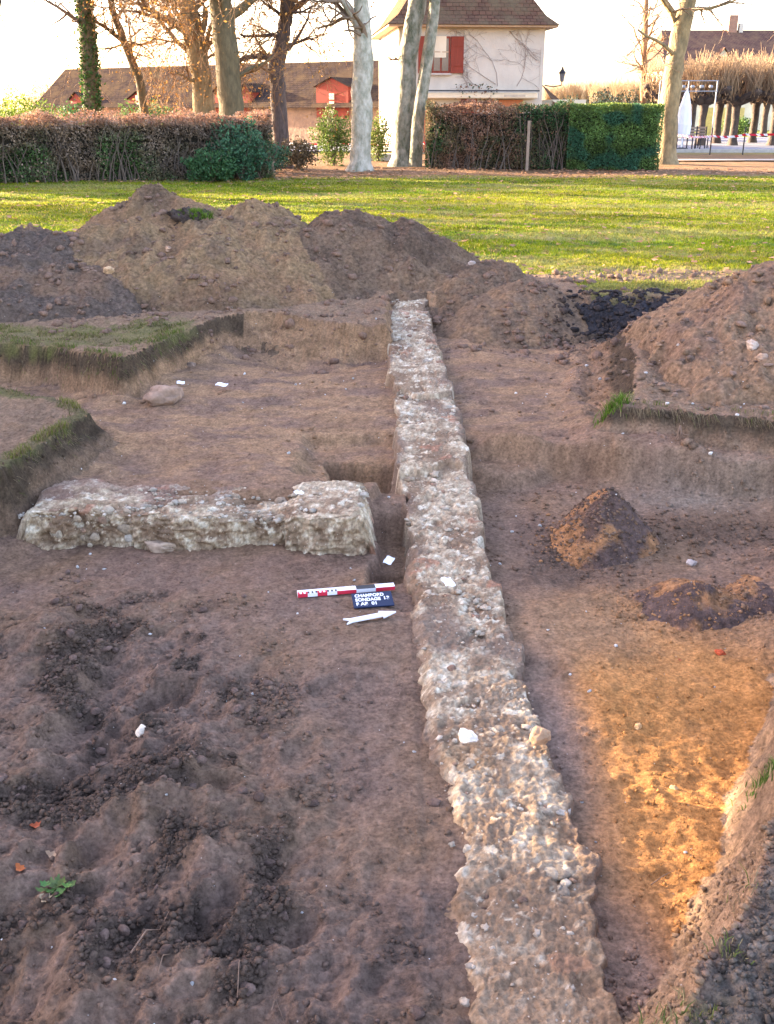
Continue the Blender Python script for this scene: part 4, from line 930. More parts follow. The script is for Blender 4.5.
# ---------------------------------------------------------------- road, courtyard
def sheet(name, pts, z, mat, kind='structure'):
    bm = bmesh.new(); v = [bm.verts.new((a, b, 0)) for a, b in pts]; bm.faces.new(v); o = bm_obj(name, bm, mat); o.location.z = z; return tag(o, kind=kind)
asph = flat_mat('pale_asphalt', (.23, .24, .27), (.17, .175, .195), scale=.6, rough=.9, bump=.2, bscale=12)
sheet('road', [(-9, 43.3), (60, 43.3), (60, 64), (-9, 64)], .05, asph)
gravel_m = flat_mat('pale_gravel', (.40, .35, .28), (.33, .28, .22), scale=1.5, rough=.95, bump=.3, bscale=25)
sheet('path', [(8.6, 35.6), (40, 35.6), (40, 36.8), (8.8, 36.5)], .055, gravel_m)
sheet('courtyard', [(-60, 44.5), (-9.05, 44.5), (-9.05, 66), (-60, 66)], .05, gravel_m)
bm = bmesh.new(); box_bm(bm, 9.2, 60, 43.05, 43.28, -.05, .13); tag(bm_obj('kerb', bm, flat_mat('kerb_stone', (.42, .40, .37))), kind='structure')

# ---------------------------------------------------------------- hedges
fol_m = attr_mat('foliage', .6, 2, .15, 0, trans=.30, spec=.25)
dryfol_m = attr_mat('dry_foliage', .8, 2, .15, 0, trans=.25, spec=.15)
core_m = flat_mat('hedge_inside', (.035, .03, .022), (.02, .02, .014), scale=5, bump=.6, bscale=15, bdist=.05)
bark_m = flat_mat('bark_brown', (.17, .13, .10), (.09, .07, .055), scale=14, bump=.8, bscale=24, bdist=.02, stretch=(1, 1, .35))
def leaves_cloud(p, s_, c):
    n = len(p)
    nrm = rng.normal(size=(n, 3)); nrm /= np.linalg.norm(nrm, axis=1)[:, None]
    t = np.cross(nrm, rng.normal(size=(n, 3))); t /= np.linalg.norm(t, axis=1)[:, None] + 1e-9; b = np.cross(nrm, t)
    s_ = np.asarray(s_)[:, None]
    VV = np.stack([p - t * s_ * .5, p - b * s_ * .3, p + t * s_ * .55, p + b * s_ * .3], 1).reshape(-1, 3)
    FF = (np.arange(n) * 4)[:, None] + np.array([[0, 1, 2, 3]])
    return VV, FF, np.repeat(c, 4, 0)
def hedge(a, b, h, th, n, colf, leaf, label, twigs=0, round_=.1, rough=.10, mat=fol_m, zb=0.0, seed=0, core=True, group='hedges at the far side of the lawn'):
    a = np.array(a, float); b = np.array(b, float); L_ = np.linalg.norm(b - a); d = (b - a) / L_; nr = np.array((-d[1], d[0]))
    root = empty('hedge', (*((a + b) / 2), zb), 0, label, 'hedge', group)
    cx, cy = (a + b) / 2
    u = rng.uniform(0, L_, n); face = rng.random(n)
    fr = face < .62; tp = (face >= .62) & (face < .86); bk = face >= .86
    dep = np.abs(rng.normal(0, .14, n))
    z = np.where(tp, h - dep, rng.uniform(0.02, h, n)); v = np.where(tp, rng.uniform(-th / 2, th / 2, n), np.where(fr, -th / 2 + dep, th / 2 - dep))
    ends = rng.random(n) < .12; u = np.where(ends & (rng.random(n) < .5), dep, np.where(ends, L_ - dep, u)); v = np.where(ends, rng.uniform(-th / 2, th / 2, n), v)
    bump_ = rough * fbm(u, z * 1.3 + v, 1.1, 3, 900 + seed)
    v = v + np.where(fr, -bump_, bump_) * 1.2; z = z + np.where(z > h * .6, bump_ * .9, 0)
    zc = np.clip(z, 0.01, None)
    p = np.stack([a[0] + d[0] * u + nr[0] * v - cx, a[1] + d[1] * u + nr[1] * v - cy, zc], 1)
    c = colf(u / L_, zc / h, p)
    VV, FF, CC = leaves_cloud(p, rng.uniform(.6, 1.3, n) * leaf, c)
    link('leaves', np_mesh('leaves', VV, FF, np.clip(CC, .008, .7)), mat, root)
    if core:
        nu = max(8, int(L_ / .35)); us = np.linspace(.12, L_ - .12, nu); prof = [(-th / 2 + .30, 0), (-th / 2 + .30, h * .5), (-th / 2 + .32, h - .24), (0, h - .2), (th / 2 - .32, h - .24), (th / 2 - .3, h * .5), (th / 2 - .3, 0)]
        bm = bmesh.new(); rows = []
        for uu in us:
            rows.append([bm.verts.new((a[0] + d[0] * uu + nr[0] * (vv + random.uniform(-.04, .04)) - cx, a[1] + d[1] * uu + nr[1] * (vv + random.uniform(-.04, .04)) - cy, zz + random.uniform(-.04, .04) * (zz > .1))) for vv, zz in prof])
        for r0, r1 in zip(rows[:-1], rows[1:]):
            for k in range(len(prof) - 1): bm.faces.new((r0[k], r0[k + 1], r1[k + 1], r1[k]))
        bm.faces.new(rows[0]); bm.faces.new(rows[-1][::-1])
        bm_obj('dark_core', bm, core_m, root)  # solid dark core added so the hedge stays opaque
    if twigs:
        paths = []
        for k in range(twigs):
            uu = random.uniform(.1, L_ - .1); vv = -th / 2 + random.uniform(-.05, .2); x_, y_ = a + d * uu + nr * vv - np.array((cx, cy)); hh = h * random.uniform(.4, 1.0)
            ln = random.uniform(-.5, .5); ts = np.linspace(0, 1, 6)
            paths.append((np.stack([x_ + ln * ts ** 1.4 + .04 * rng.normal(size=6) * ts, y_ - .05 * ts + .04 * rng.normal(size=6) * ts, hh * ts], 1), np.linspace(.016, .006, 6)))
        Vv, Ff = tube_np(paths, 4); so_ = link('stems', np_mesh('stems', Vv, Ff), bark_m, root); so_['kind'] = 'stuff'
    return root
def cmix(base, alt, m): return base * (1 - m[:, None]) + alt * m[:, None]
def c_brown(u, v, p):
    n = len(u); c = np.array((.22, .165, .12)) * rng.uniform(.4, 1.6, (n, 1)) * (1 + .5 * fbm(p[:, 0], p[:, 2], 1.5, 3, 920))[:, None]
    c = cmix(c, np.array((.38, .21, .13)) * rng.uniform(.7, 1.4, (n, 1)), sst(.8, 1.0, v) * (rng.random(n) < .8))  # sunlit pinkish hedge top painted into the leaf colour
    g = fbm(p[:, 0], p[:, 2] * .8, .55, 3, 921)
    gm_ = (sst(-.3, .15, g) * sst(.95, .5, v) * (rng.random(n) < .75)); c = cmix(c, np.array((.075, .14, .045)) * rng.uniform(.6, 1.4, (n, 1)), gm_)
    return c
def c_green(u, v, p):   # sheared yew
    n = len(u); c = np.array((.10, .17, .045)) * rng.uniform(.4, 1.7, (n, 1)) * (1 + .5 * fbm(p[:, 0], p[:, 2], 1.3, 3, 924))[:, None]; c = cmix(c, np.array((.16, .20, .03)) * rng.uniform(.7, 1.3, (n, 1)), sst(.85, 1.02, v) * (rng.random(n) < .6))
    return cmix(c, np.array((.05, .14, .075)) * rng.uniform(.7, 1.3, (n, 1)), sst(0, .4, fbm(p[:, 0], p[:, 2], 1.2, 2, 922)))
def c_mixed(u, v, p):
    n = len(u); c = np.array((.25, .14, .09)) * rng.uniform(.5, 1.5, (n, 1)); k = sst(.42, .80, u + .10 * rng.normal(size=n)) * 1.4 + sst(.16, .08, u + .03 * rng.normal(size=n)); g = sst(-.05, .3, fbm(p[:, 0], p[:, 2], 1.0, 3, 923))
    return cmix(c, np.array((.045, .09, .035)) * rng.uniform(.5, 1.5, (n, 1)), np.clip(k * .6 + .5 * g, 0, 1) * (rng.random(n) < .9))
hedge((-12.5, 25.0), (-3.05, 27.6), 1.50, 1.1, 60000, c_brown, .062, 'long brown leafless hedge with a few green patches at the left', twigs=160, mat=dryfol_m, seed=1, rough=.24)
hedge((1.16, 31.9), (5.46, 31.6), 1.75, 1.1, 26000, c_mixed, .065, 'mixed brown and green clipped hedge below the white house', twigs=70, mat=dryfol_m, seed=2, rough=.22)
hedge((5.34, 31.4), (7.95, 31.0), 1.80, 1.2, 30000, c_green, .055, 'dense dark green square cut hedge left of the leaning yellow tree', seed=3, rough=.05)
def bush(px, py_base, py_top, wpx, yd, label, colr, n=3500, leaf=.07, seed=0, mat=None):
    b = D(px, py_base, yd); t = D(px, py_top, yd); h = t.z; wdt = wpx / FPX * yd
    root = empty('bush', (b.x, yd, 0), 0, label, 'bush', 'bushes along the far side of the lawn')
    q_ = rng.normal(size=(n, 3)); q_ /= np.linalg.norm(q_, axis=1)[:, None]; rr = rng.random(n) ** .35
    lob = 1 + .45 * fbm(q_[:, 0] * 2 + seed * 7, q_[:, 2] * 2 + q_[:, 1], 1.0, 3, 931 + seed)
    p = q_ * (rr * lob)[:, None] * np.array((wdt / 2, wdt / 2.5, h / 2)) + np.array((0, 0, h / 2)); p[:, 2] = np.clip(p[:, 2], .02, None)
    c = np.array(colr) * rng.uniform(.45, 1.6, (n, 1))
    VV, FF, CC = leaves_cloud(p, rng.uniform(.6, 1.3, n) * leaf, c); link('leaves', np_mesh('leaves', VV, FF, CC), mat or fol_m, root)
    paths = []
    for k in range(14):
        a = random.uniform(0, 6.28); ts = np.linspace(0, 1, 5); paths.append((np.stack([math.cos(a) * wdt * .35 * ts, math.sin(a) * wdt * .3 * ts, h * .85 * ts], 1), np.linspace(.02, .006, 5)))
    Vv, Ff = tube_np(paths, 4); link('stems', np_mesh('stems', Vv, Ff), bark_m, root)
bush(240, 172, 124, 66, 26.6, 'blue green bush at the right end of the brown hedge', (.05, .12, .06), 5500, seed=1)
bush(212, 176, 150, 50, 25.9, 'low dark green shrub at the foot of the brown hedge', (.045, .11, .04), 3500, seed=2)
bush(262, 168, 140, 50, 29.5, 'low spreading green shrub left of the dark trunk', (.05, .11, .06), 3500, seed=3)
bush(298, 166, 138, 40, 31, 'low brownish shrub right of the dark trunk', (.12, .09, .05), 2600, seed=4)
bush(334, 168, 108, 40, 33, 'upright green bush left of the pale birch trunk', (.10, .15, .03), 4500, seed=5)
bush(378, 160, 114, 26, 36, 'yellow green bush between the pale trunk and the double trunk', (.13, .17, .03), 2500, seed=6)
bush(22, 130, 92, 70, 44, 'bright green shrub behind the hedge at the far left', (.16, .22, .03), 4500, .11, seed=7)
bush(75, 128, 104, 60, 46, 'dark green shrub behind the brown hedge near the ivy trunk', (.05, .11, .03), 3500, .11, seed=8)
bush(150, 122, 102, 60, 48, 'dull green shrub in front of the long barn', (.07, .12, .03), 3500, .11, seed=9)
bush(47, 120, 82, 46, 70, 'pale beige bare bush in front of the far left of the barn', (.36, .27, .17), 3500, .12, seed=10, mat=dryfol_m)

# ---------------------------------------------------------------- trees
twig_m = flat_mat('twig_brown', (.24, .17, .11), (.15, .10, .07), scale=8, bump=.2)
gold_m = flat_mat('twig_golden', (.30, .17, .07), (.20, .11, .06), scale=5, bump=.1)
pale_bark = flat_mat('bark_pale', (.50, .46, .38), (.20, .20, .14), scale=5, bump=1, bscale=14, bdist=.04, stretch=(1, 1, .6))
grey_bark = flat_mat('bark_grey_mottled', (.36, .33, .26), (.09, .10, .06), scale=6, bump=1, bscale=14, bdist=.04, stretch=(1, 1, .6))
yel_bark = flat_mat('bark_yellow', (.32, .235, .12), (.14, .11, .06), scale=6, bump=1, bscale=14, bdist=.04, stretch=(1, 1, .5))
green_bark = flat_mat('bark_olive', (.15, .115, .06), (.08, .065, .035), scale=12, bump=.8, bscale=22, bdist=.02, stretch=(1, 1, .35))
dark_bark = flat_mat('bark_dark', (.12, .09, .08), (.06, .045, .04), scale=12, bump=.8, bscale=22, bdist=.02, stretch=(1, 1, .35))
def branch(p0, dr, L_, r0, depth, paths, rnd, droop=.0, up=.15):
    n = 6 if depth > 1 else 5; p = np.array(p0, float); d = np.array(dr, float); d /= np.linalg.norm(d); pts = [p.copy()]; st = L_ / (n - 1)
    nodes = []
    for i in range(n - 1):
        d = d + rnd.normal(0, .20, 3) + np.array((0, 0, up - droop * (i / n))); d /= np.linalg.norm(d); p = p + d * st; pts.append(p.copy()); nodes.append((p.copy(), d.copy(), i + 1))
    rad = np.linspace(r0, r0 * .42, n); paths.append((np.array(pts), rad, depth))
    if depth > 0:
        for (q_, dd, i) in nodes:
            k = 1 if depth > 1 else 2
            for _ in range(k + (i == n - 1)):
                if rnd.random() < .9:
                    nd = dd + rnd.normal(0, .75, 3); nd[2] *= .8
                    branch(q_, nd, L_ * rnd.uniform(.45, .68), rad[i] * .62, depth - 1, paths, rnd, droop, up * .6)
def tree(pts, label, bark, seed, limbs=(), crown_from=3.2, crown_n=10, crown_L=3.0, tw=None, stems=None, leaves=None, droopers=0, group='bare trees along the far side of the lawn', top=9.0, depth=3):
    """pts: list of (px,py,y,radius_px) from base up; continues above the frame"""
    rnd = np.random.default_rng(seed)
    W = []
    for (px, py, yd, rp) in pts:
        v = D(px, py, yd); W.append((v.x, v.y, v.z, rp / FPX * yd))
    W[0] = (W[0][0], W[0][1], -.05, W[0][3])
    root = empty('bare_tree', (W[0][0], W[0][1], 0), 0, label, 'tree', group)
    O = np.array((W[0][0], W[0][1], 0))
    A = np.array(W)
    d = A[-1, :3] - A[-2, :3]; d = d / np.linalg.norm(d)
    zz = A[-1, 2]
    ext = []; p = A[-1, :3].copy(); r_ = A[-1, 3]
    while p[2] < top: d = d + rnd.normal(0, .06, 3) + np.array((0, 0, .08)); d /= np.linalg.norm(d); p = p + d * .8; r_ *= .9; ext.append((*p, r_))
    A = np.array(list(W) + ext)
    t = np.arange(len(A)); tt = np.linspace(0, len(A) - 1, len(A) * 5)
    S_ = np.stack([np.interp(tt, t, A[:, k]) for k in range(4)], 1)
    S_[:, :2] += .015 * rnd.normal(size=(len(S_), 2)); fl = np.exp(-np.clip(S_[:, 2], 0, 9) / .18); S_[:, 3] *= 1 + .55 * fl
    Vv, Ff = tube_np([(S_[:, :3] - O, S_[:, 3])], 14)
    rr = 1 + .05 * rnd.normal(size=len(Vv)); ctr = np.repeat(S_[:, :3] - O, 14, 0); Vv = ctr + (Vv - ctr) * rr[:, None]
    link('trunk', np_mesh('trunk', Vv, Ff, smooth=True), bark, root)
    paths = []
    for (px, py, tpx, tpy, rp, yd, dp) in limbs:                 # limb from pixel to pixel
        a = D(px, py, yd); b = D(tpx, tpy, yd + rnd.uniform(-1, .6)); dr = np.array((b - a)[:]); L_ = np.linalg.norm(dr)
        branch(a[:], dr, L_, rp / FPX * yd, dp, paths, rnd, 0, .02)
    hi = S_[S_[:, 2] > crown_from]
    for k in range(crown_n):
        s0 = hi[int(rnd.integers(0, len(hi)))]; a = rnd.uniform(0, 6.28); e = rnd.uniform(.1, 1.0)
        branch(s0[:3], (math.cos(a), math.sin(a), e), crown_L * rnd.uniform(.6, 1.1), s0[3] * .45, depth, paths, rnd, 0, .05)
    for k in range(droopers):
        s0 = hi[int(rnd.integers(0, max(2, len(hi) // 2)))]; a = rnd.uniform(0, 6.28)
        branch(s0[:3], (math.cos(a), math.sin(a) * .6, -.1), 2.0 * rnd.uniform(.6, 1.1), .02, 2, paths, rnd, .55, -.12)
    if paths:
        paths = [(p_ - O, np.maximum(r_, .0045), dp) for p_, r_, dp in paths]
        big = [(a, b) for a, b, dp in paths if dp >= 2]; sm = [(a, b) for a, b, dp in paths if dp < 2]
        if big: Vv, Ff = tube_np(big, 7); link('limbs', np_mesh('limbs', Vv, Ff, smooth=True), bark, root)
        if sm: Vv, Ff = tube_np(sm, 3); link('twigs', np_mesh('twigs', Vv, Ff), tw or twig_m, root)
        if leaves:
            col_, cnt, smin, smax_, zmax = leaves
            ends = np.array([a[int(k)] for a, b, dp in paths if dp < 2 for k in (len(a) - 1, len(a) - 2)])
            ends = ends[ends[:, 2] < zmax]
            if len(ends):
                e = ends[rnd.integers(0, len(ends), cnt)] + rnd.normal(0, .10, (cnt, 3)) - np.array((0, 0, .05))
                VV, FF, CC = leaves_cloud(e, rnd.uniform(smin, smax_, cnt), np.array(col_) * rnd.uniform(.5, 1.4, (cnt, 1)))
                link('dry_leaves', np_mesh('dry_leaves', VV, FF, CC), dryfol_m, root)
    return root, S_, O
GOLD = (.42, .22, .06)
tr, S_, O = tree([(92, 135, 33, 7), (90, 60, 33, 7), (84, 0, 33, 6.5)], 'ivy covered trunk rising behind the brown hedge, leftmost tree', green_bark, 11,
     limbs=[(84, 28, 50, -5, 2.5, 33, 1)], crown_n=8)
n = 4200; t = rng.random(n); zz = rng.uniform(.8, 5.4, n); cx = np.interp(zz, S_[:, 2], S_[:, 0]); cy = np.interp(zz, S_[:, 2], S_[:, 1]); a = rng.uniform(0, 6.28, n); rr = .26 + np.abs(rng.normal(0, .06, n)) - .02 * zz
VV, FF, CC = leaves_cloud(np.stack([cx + np.cos(a) * rr - O[0], cy + np.sin(a) * rr - O[1], zz], 1), rng.uniform(.06, .12, n), np.array((.05, .11, .025)) * rng.uniform(.5, 1.6, (n, 1)))
link('ivy', np_mesh('ivy', VV, FF, CC), fol_m, tr)
tree([(150, 130, 34, 4), (140, 80, 34, 4), (124, 42, 34, 3.5), (112, 8, 34, 3), (108, -10, 34, 3)], 'slender leaning tree with golden twigs right of the ivy trunk', green_bark, 12,
     limbs=[(124, 42, 88, 10, 2.2, 34, 2), (126, 45, 165, 42, 1.5, 34, 2), (138, 75, 110, 30, 1.8, 34, 1), (124, 44, 95, 48, 1.2, 34, 1)], crown_n=5, crown_L=2.0, droopers=10, tw=gold_m, leaves=(GOLD, 700, .05, .11, 5))
tree([(206, 135, 32, 9), (202, 80, 32, 9), (192, 30, 32, 9), (186, 0, 32, 8)], 'stout gnarled tree with orange lit bark behind the hedge', yel_bark, 13,
     limbs=[(192, 34, 145, 2, 4.5, 32, 2), (198, 60, 150, 18, 2.5, 32, 2), (200, 60, 215, 20, 3, 32, 2), (203, 80, 165, 70, 2, 32, 2), (196, 45, 205, 0, 4, 32, 2), (203, 72, 222, 45, 3, 32, 2)], crown_n=7, droopers=18, tw=gold_m, leaves=(GOLD, 1300, .05, .12, 5))
tree([(236, 170, 29.5, 12), (232, 110, 29.5, 11.5), (226, 50, 29.5, 11), (220, 0, 29.5, 10)], 'thick olive barked tree standing in the blue green bush', green_bark, 47,
     limbs=[(228, 70, 214, 20, 2.2, 29.5, 2), (234, 78, 275, 56, 2.2, 29.5, 2), (226, 30, 258, -5, 2.4, 29.5, 2)], crown_n=8, droopers=12, tw=gold_m, leaves=(GOLD, 800, .05, .11, 5))
tree([(281, 164, 32, 8), (280, 120, 32, 7.5), (276, 70, 32, 7), (284, 30, 32, 6), (288, 0, 32, 6)], 'dark crooked trunk with side branches left of the pale birch trunk', dark_bark, 15,
     limbs=[(276, 60, 236, 66, 3.5, 32, 2), (288, 50, 325, 28, 1.8, 32, 2), (280, 38, 246, 8, 2, 32, 2), (286, 20, 262, -8, 2, 32, 2), (284, 45, 322, 46, 1.6, 32, 2)], crown_n=8, droopers=14, tw=gold_m, leaves=(GOLD, 900, .05, .11, 5))
tree([(361, 170, 30.5, 9.5), (361, 120, 30.5, 9.5), (363, 60, 30.5, 9.5), (361, 0, 30.5, 6.5)], 'pale smooth birch like trunk that forks near the top of the photo', pale_bark, 16,
     limbs=[(365, 62, 371, -18, 6.5, 30.5, 2)], crown_n=6)
tr, S_, O = tree([(402, 165, 33, 9.5), (405, 110, 33, 8.5), (409, 50, 33, 8.5), (418, 0, 33, 8)], 'grey mottled double trunk in front of the left end of the white house', grey_bark, 17,
     limbs=[(408, 60, 388, 70, 1.5, 33, 1)], crown_n=7)
s2 = np.array([[*D(px, py, 32.6)[:], rp / FPX * 33] for px, py, rp in [(415, 164, 6.5), (418, 120, 5.8), (427, 60, 5.4), (433, 20, 5), (436, -20, 5), (437, -110, 4.5)]]); s2[0, 2] = -.05
Vv, Ff = tube_np([(s2[:, :3] - O, s2[:, 3])], 12); link('trunk', np_mesh('trunk', Vv, Ff, smooth=True), grey_bark, tr)
tree([(665, 160, 34, 9.5), (669, 110, 34, 9), (675, 60, 34, 8.5), (688, 0, 34, 7.5)], 'yellow lit tree leaning right beside the green hedge', yel_bark, 18,
     limbs=[(674, 60, 660, 5, 2, 34, 2), (690, 10, 735, -8, 2, 34, 2), (676, 25, 625, -5, 2, 34, 2)], crown_n=8, tw=twig_m)
tree([(645, 110, 60, 3.0), (644, 60, 60, 2.8), (646, 20, 60, 2.2), (646, 0, 60, 2)], 'thin pale far tree between the green hedge and the leaning tree', gold_m, 19,
     limbs=[(644, 85, 655, 40, 1.4, 60, 2), (645, 60, 636, 15, 1.2, 60, 2), (645, 45, 655, 5, 1.2, 60, 2), (645, 75, 634, 50, 1, 60, 2)], crown_n=8, crown_L=1.6, crown_from=4.0, tw=gold_m, depth=2)
tree([(-25, 180, 24, 9), (-20, 60, 24, 8), (0, -30, 24, 7)], 'bare tree just outside the left edge with a thin hanging branch', dark_bark, 20,
     limbs=[(-8, 0, 8, 60, .9, 24, 0), (-10, -10, 8, 28, 1, 24, 0)], crown_n=7)

def copy_tree_obj(o, parent=None):
    c = o.copy(); C.objects.link(c); c.parent = parent
    for ch in list(o.children): copy_tree_obj(ch, c)
    return c
t0, _, _ = tree([(-330, 180, 26, 9), (-330, 60, 26, 8), (-325, -30, 26, 7)], 'bare tree left of the photo, nearest to the long brown hedge', dark_bark, 41, crown_n=12, top=8, depth=3)
for k, (x_, y_, lab) in enumerate([(-16.5, 22.5, 'bare tree left of the photo beside the added shade hedge'), (-20, 29, 'bare tree left of the photo, beyond the end of the brown hedge'), (-27, 31, 'bare tree left of the photo, second farthest from the lawn'), (-25, 36.5, 'bare tree left of the photo, farthest back'), (-31, 42, 'bare tree left of the photo near the barn end')]):
    o = copy_tree_obj(t0); o.location = (x_, y_, 0); o.rotation_euler = (0, 0, k * 1.7 + 1); tag(o, lab)
# pollarded trees along the square: knobbly heads with upright golden shoots
pol_bark = flat_mat('bark_pollard', (.10, .07, .05), (.045, .035, .03), scale=5, bump=.8, bscale=10, bdist=.04)
poll_gold = flat_mat('shoots_golden', (.33, .22, .125), (.24, .16, .09), scale=3, bump=.1)
def make_pollard(seed, H=2.35, nsh=600, sh=1.55, w_=1.9):
    rnd = np.random.default_rng(seed); root = empty('pollard_tree', (0, 0, 0))
    H = H - .35
    tp = [(np.array([(0, 0, -.05), (0.02, 0, .3), (0, .02, 1.1), (.03, 0, 1.6), (0, 0, H)]), np.array((.28, .19, .17, .19, .26)))]
    Vv, Ff = tube_np(tp, 10); link('trunk', np_mesh('trunk', Vv, Ff, smooth=True), pol_bark, root)
    limbs = []; heads = []
    for k in range(9):
        a = k * .7 + rnd.uniform(-.2, .2); L_ = w_ * rnd.uniform(.5, 1.05); d = np.array((math.cos(a), math.sin(a) * .8, 0)); n = 6; ts = np.linspace(0, 1, n)
        pts = np.array((0, 0, H - .15)) + d[None] * L_ * ts[:, None] + np.stack([.08 * rnd.normal(size=n), .08 * rnd.normal(size=n), .55 * ts + .12 * rnd.normal(size=n) * ts], 1)
        limbs.append((pts, np.linspace(.17, .10, n))); heads += [pts[-1], pts[-2], pts[3]]
        limbs.append((np.stack([pts[-1] + np.array((0, 0, q_)) for q_ in (-.15, -.05, .08, .16)]), np.array((.05, .19, .19, .04))))
    Vv, Ff = tube_np(limbs, 7); Vv = Vv + .02 * rnd.normal(size=Vv.shape); link('limbs', np_mesh('limbs', Vv, Ff, smooth=True), pol_bark, root)
    sp = []
    for k in range(nsh):
        h0 = heads[int(rnd.integers(0, len(heads)))] + rnd.normal(0, .12, 3); L_ = sh * rnd.uniform(.45, 1.0); dx, dy = rnd.normal(0, .28, 2); ts = np.linspace(0, 1, 4)
        sp.append((np.stack([h0[0] + dx * L_ * ts ** 1.2, h0[1] + dy * L_ * ts ** 1.2, h0[2] + L_ * ts], 1), np.linspace(.017, .009, 4)))
    Vv, Ff = tube_np(sp, 3); link('shoots', np_mesh('shoots', Vv, Ff), poll_gold, root)
    return root
def copy_tree_obj(o, parent=None):
    c = o.copy(); C.objects.link(c); c.parent = parent
    for ch in list(o.children): copy_tree_obj(ch, c)
    return c
protos = [make_pollard(31), make_pollard(32)]
spots = [(700, 50, 1.0), (716, 53, 1.05), (733, 50, 1.0), (752, 54, 1.05), (772, 50, 1.0), (795, 52, 1.0), (822, 50, 1), (672, 58, 1.0), (690, 62, 1.05), (725, 66, 1.1), (762, 66, 1.1), (630, 74, .95), (604, 78, .95), (578, 82, .95), (655, 76, 1.0), (560, 88, .95), (620, 90, 1.0), (800, 66, 1.1)]
POLL = ['pollarded tree with golden shoots just right of the folded parasol', 'pollarded tree near the small yellow wall, left of its trunkmates', 'pollarded tree right of the yellow wall behind the tape', 'pollarded tree second from the right edge of the photo', 'pollarded tree cut by the right edge of the photo',
 'pollarded tree beyond the right edge with shoots reaching in', 'farthest right pollarded tree outside the photo edge', 'pollarded tree directly behind the leaning yellow tree', 'pollarded tree far behind the folded parasol', 'pollarded tree in the back row behind the yellow wall',
 'pollarded tree in the back row near the right edge', 'distant pollarded tree above the left part of the green hedge end', 'distant pollarded tree above the middle of the green hedge', 'distant pollarded tree right of the wall lantern', 'distant pollarded tree left of the leaning yellow tree',
 'most distant pollarded tree beside the corner of the white house', 'most distant pollarded tree behind the thin pale tree', 'back row pollarded tree beyond the right edge of the photo']
for i, (px, yd, s_) in enumerate(spots):
    o = protos[i] if i < 2 else copy_tree_obj(protos[i % 2])
    v = D(px, 140, yd); o.location = (v.x, yd, .04); o.rotation_euler = (0, 0, i * 1.3); o.scale = (s_, s_, s_ * (1.0 if i < 11 else .92))
    tag(o, POLL[i], 'tree', 'row of pollarded trees by the square')

# ---------------------------------------------------------------- buildings
plaster = flat_mat('white_plaster', (.58, .53, .45), (.48, .43, .365), scale=1.2, bump=.3, bscale=20)
cream = flat_mat('cream_plaster', (.75, .66, .50), (.62, .54, .40), scale=1.2, bump=.2)
stone_w = flat_mat('barn_stone', (.30, .19, .12), (.20, .13, .09), scale=2.5, bump=.8, bscale=7, bdist=.05)
redwood = flat_mat('red_painted_wood', (.25, .05, .03), (.19, .04, .025), scale=5, bump=.2, stretch=(4, 4, .4))
orgwood = flat_mat('orange_wood', (.50, .20, .09), (.38, .14, .07), scale=5, bump=.2, stretch=(4, 4, .4))
glass = flat_mat('window_glass', (.16, .12, .10), (.10, .07, .06), scale=1.5, rough=.15, bump=0, spec=.6)
roof_h = tile_mat('house_tiles', (.15, .08, .052), (.095, .055, .04), (.13, .095, .058))
roof_b = tile_mat('barn_tiles', (.060, .045, .040), (.042, .032, .029), (.085, .060, .038))
roof_r = tile_mat('far_slates', (.15, .085, .065), (.11, .065, .055), (.18, .11, .07))
def quad_obj(name, polys, mat, parent, uvs=True, thick=None):
    bm = bmesh.new(); uvl = bm.loops.layers.uv.new('UVMap')
    for pl in polys:
        vs = [bm.verts.new(p_) for p_ in pl]; f = bm.faces.new(vs); o_ = Vector(pl[0]); ex = (Vector(pl[1]) - o_).normalized(); nn = ex.cross(Vector(pl[-1]) - o_).normalized(); ey = nn.cross(ex)
        for l in f.loops: d = l.vert.co - o_; l[uvl].uv = (d.dot(ex), d.dot(ey))
    if thick:
        for f in list(bm.faces):
            f.normal_update()
        r_ = bmesh.ops.solidify(bm, geom=bm.faces[:], thickness=thick)
    return bm_obj(name, bm, mat, parent)
def bx(name, x0, x1, y0, y1, z0, z1, mat, parent, bev=.0):
    bm = bmesh.new(); box_bm(bm, x0, x1, y0, y1, z0, z1)
    if bev: bmesh.ops.bevel(bm, geom=bm.edges[:], offset=bev, segments=1, affect='EDGES')
    return bm_obj(name, bm, mat, parent)
# white house
YD = 42.0
xl = D(398, 60, YD).x; xr_ = D(547, 60, YD).x; W_ = xr_ - xl; ez = D(500, 24, YD).z
hs = empty('white_house', (xl, YD, 0), R(6.0), 'white two storey house with brown tiled roof and red shutters behind the hedge', 'house')
dpt = 7.5
bx('wall', 0, W_, 0, dpt, -.05, ez + .05, plaster, hs)
ov = .45; rh = 3.4; k_ = 1.0
def hip(z0, o0, z1, o1):       # frustum ring between two offsets (outward positive)
    a = [(-o0, -o0, z0), (W_ + o0, -o0, z0), (W_ + o0, dpt + o0, z0), (-o0, dpt + o0, z0)]; b = [(-o1, -o1, z1), (W_ + o1, -o1, z1), (W_ + o1, dpt + o1, z1), (-o1, dpt + o1, z1)]
    return [(a[i], a[(i + 1) % 4], b[(i + 1) % 4], b[i]) for i in range(4)]
polys = hip(ez - .02, ov, ez + .34, .0) + hip(ez + .34, .0, ez + 1.2, -.62) + hip(ez + 1.2, -.62, ez + 3.6, -2.1) + [((2.1, 2.1, ez + 3.6), (W_ - 2.1, 2.1, ez + 3.6), (W_ - 2.1, dpt - 2.1, ez + 3.6), (2.1, dpt - 2.1, ez + 3.6))]
rf = quad_obj('roof', polys, roof_h, hs)
bx('eaves_board', -ov + .05, W_ + ov - .05, -ov + .05, dpt + ov - .05, ez - .10, ez - .03, flat_mat('eaves_wood', (.45, .30, .18)), hs)
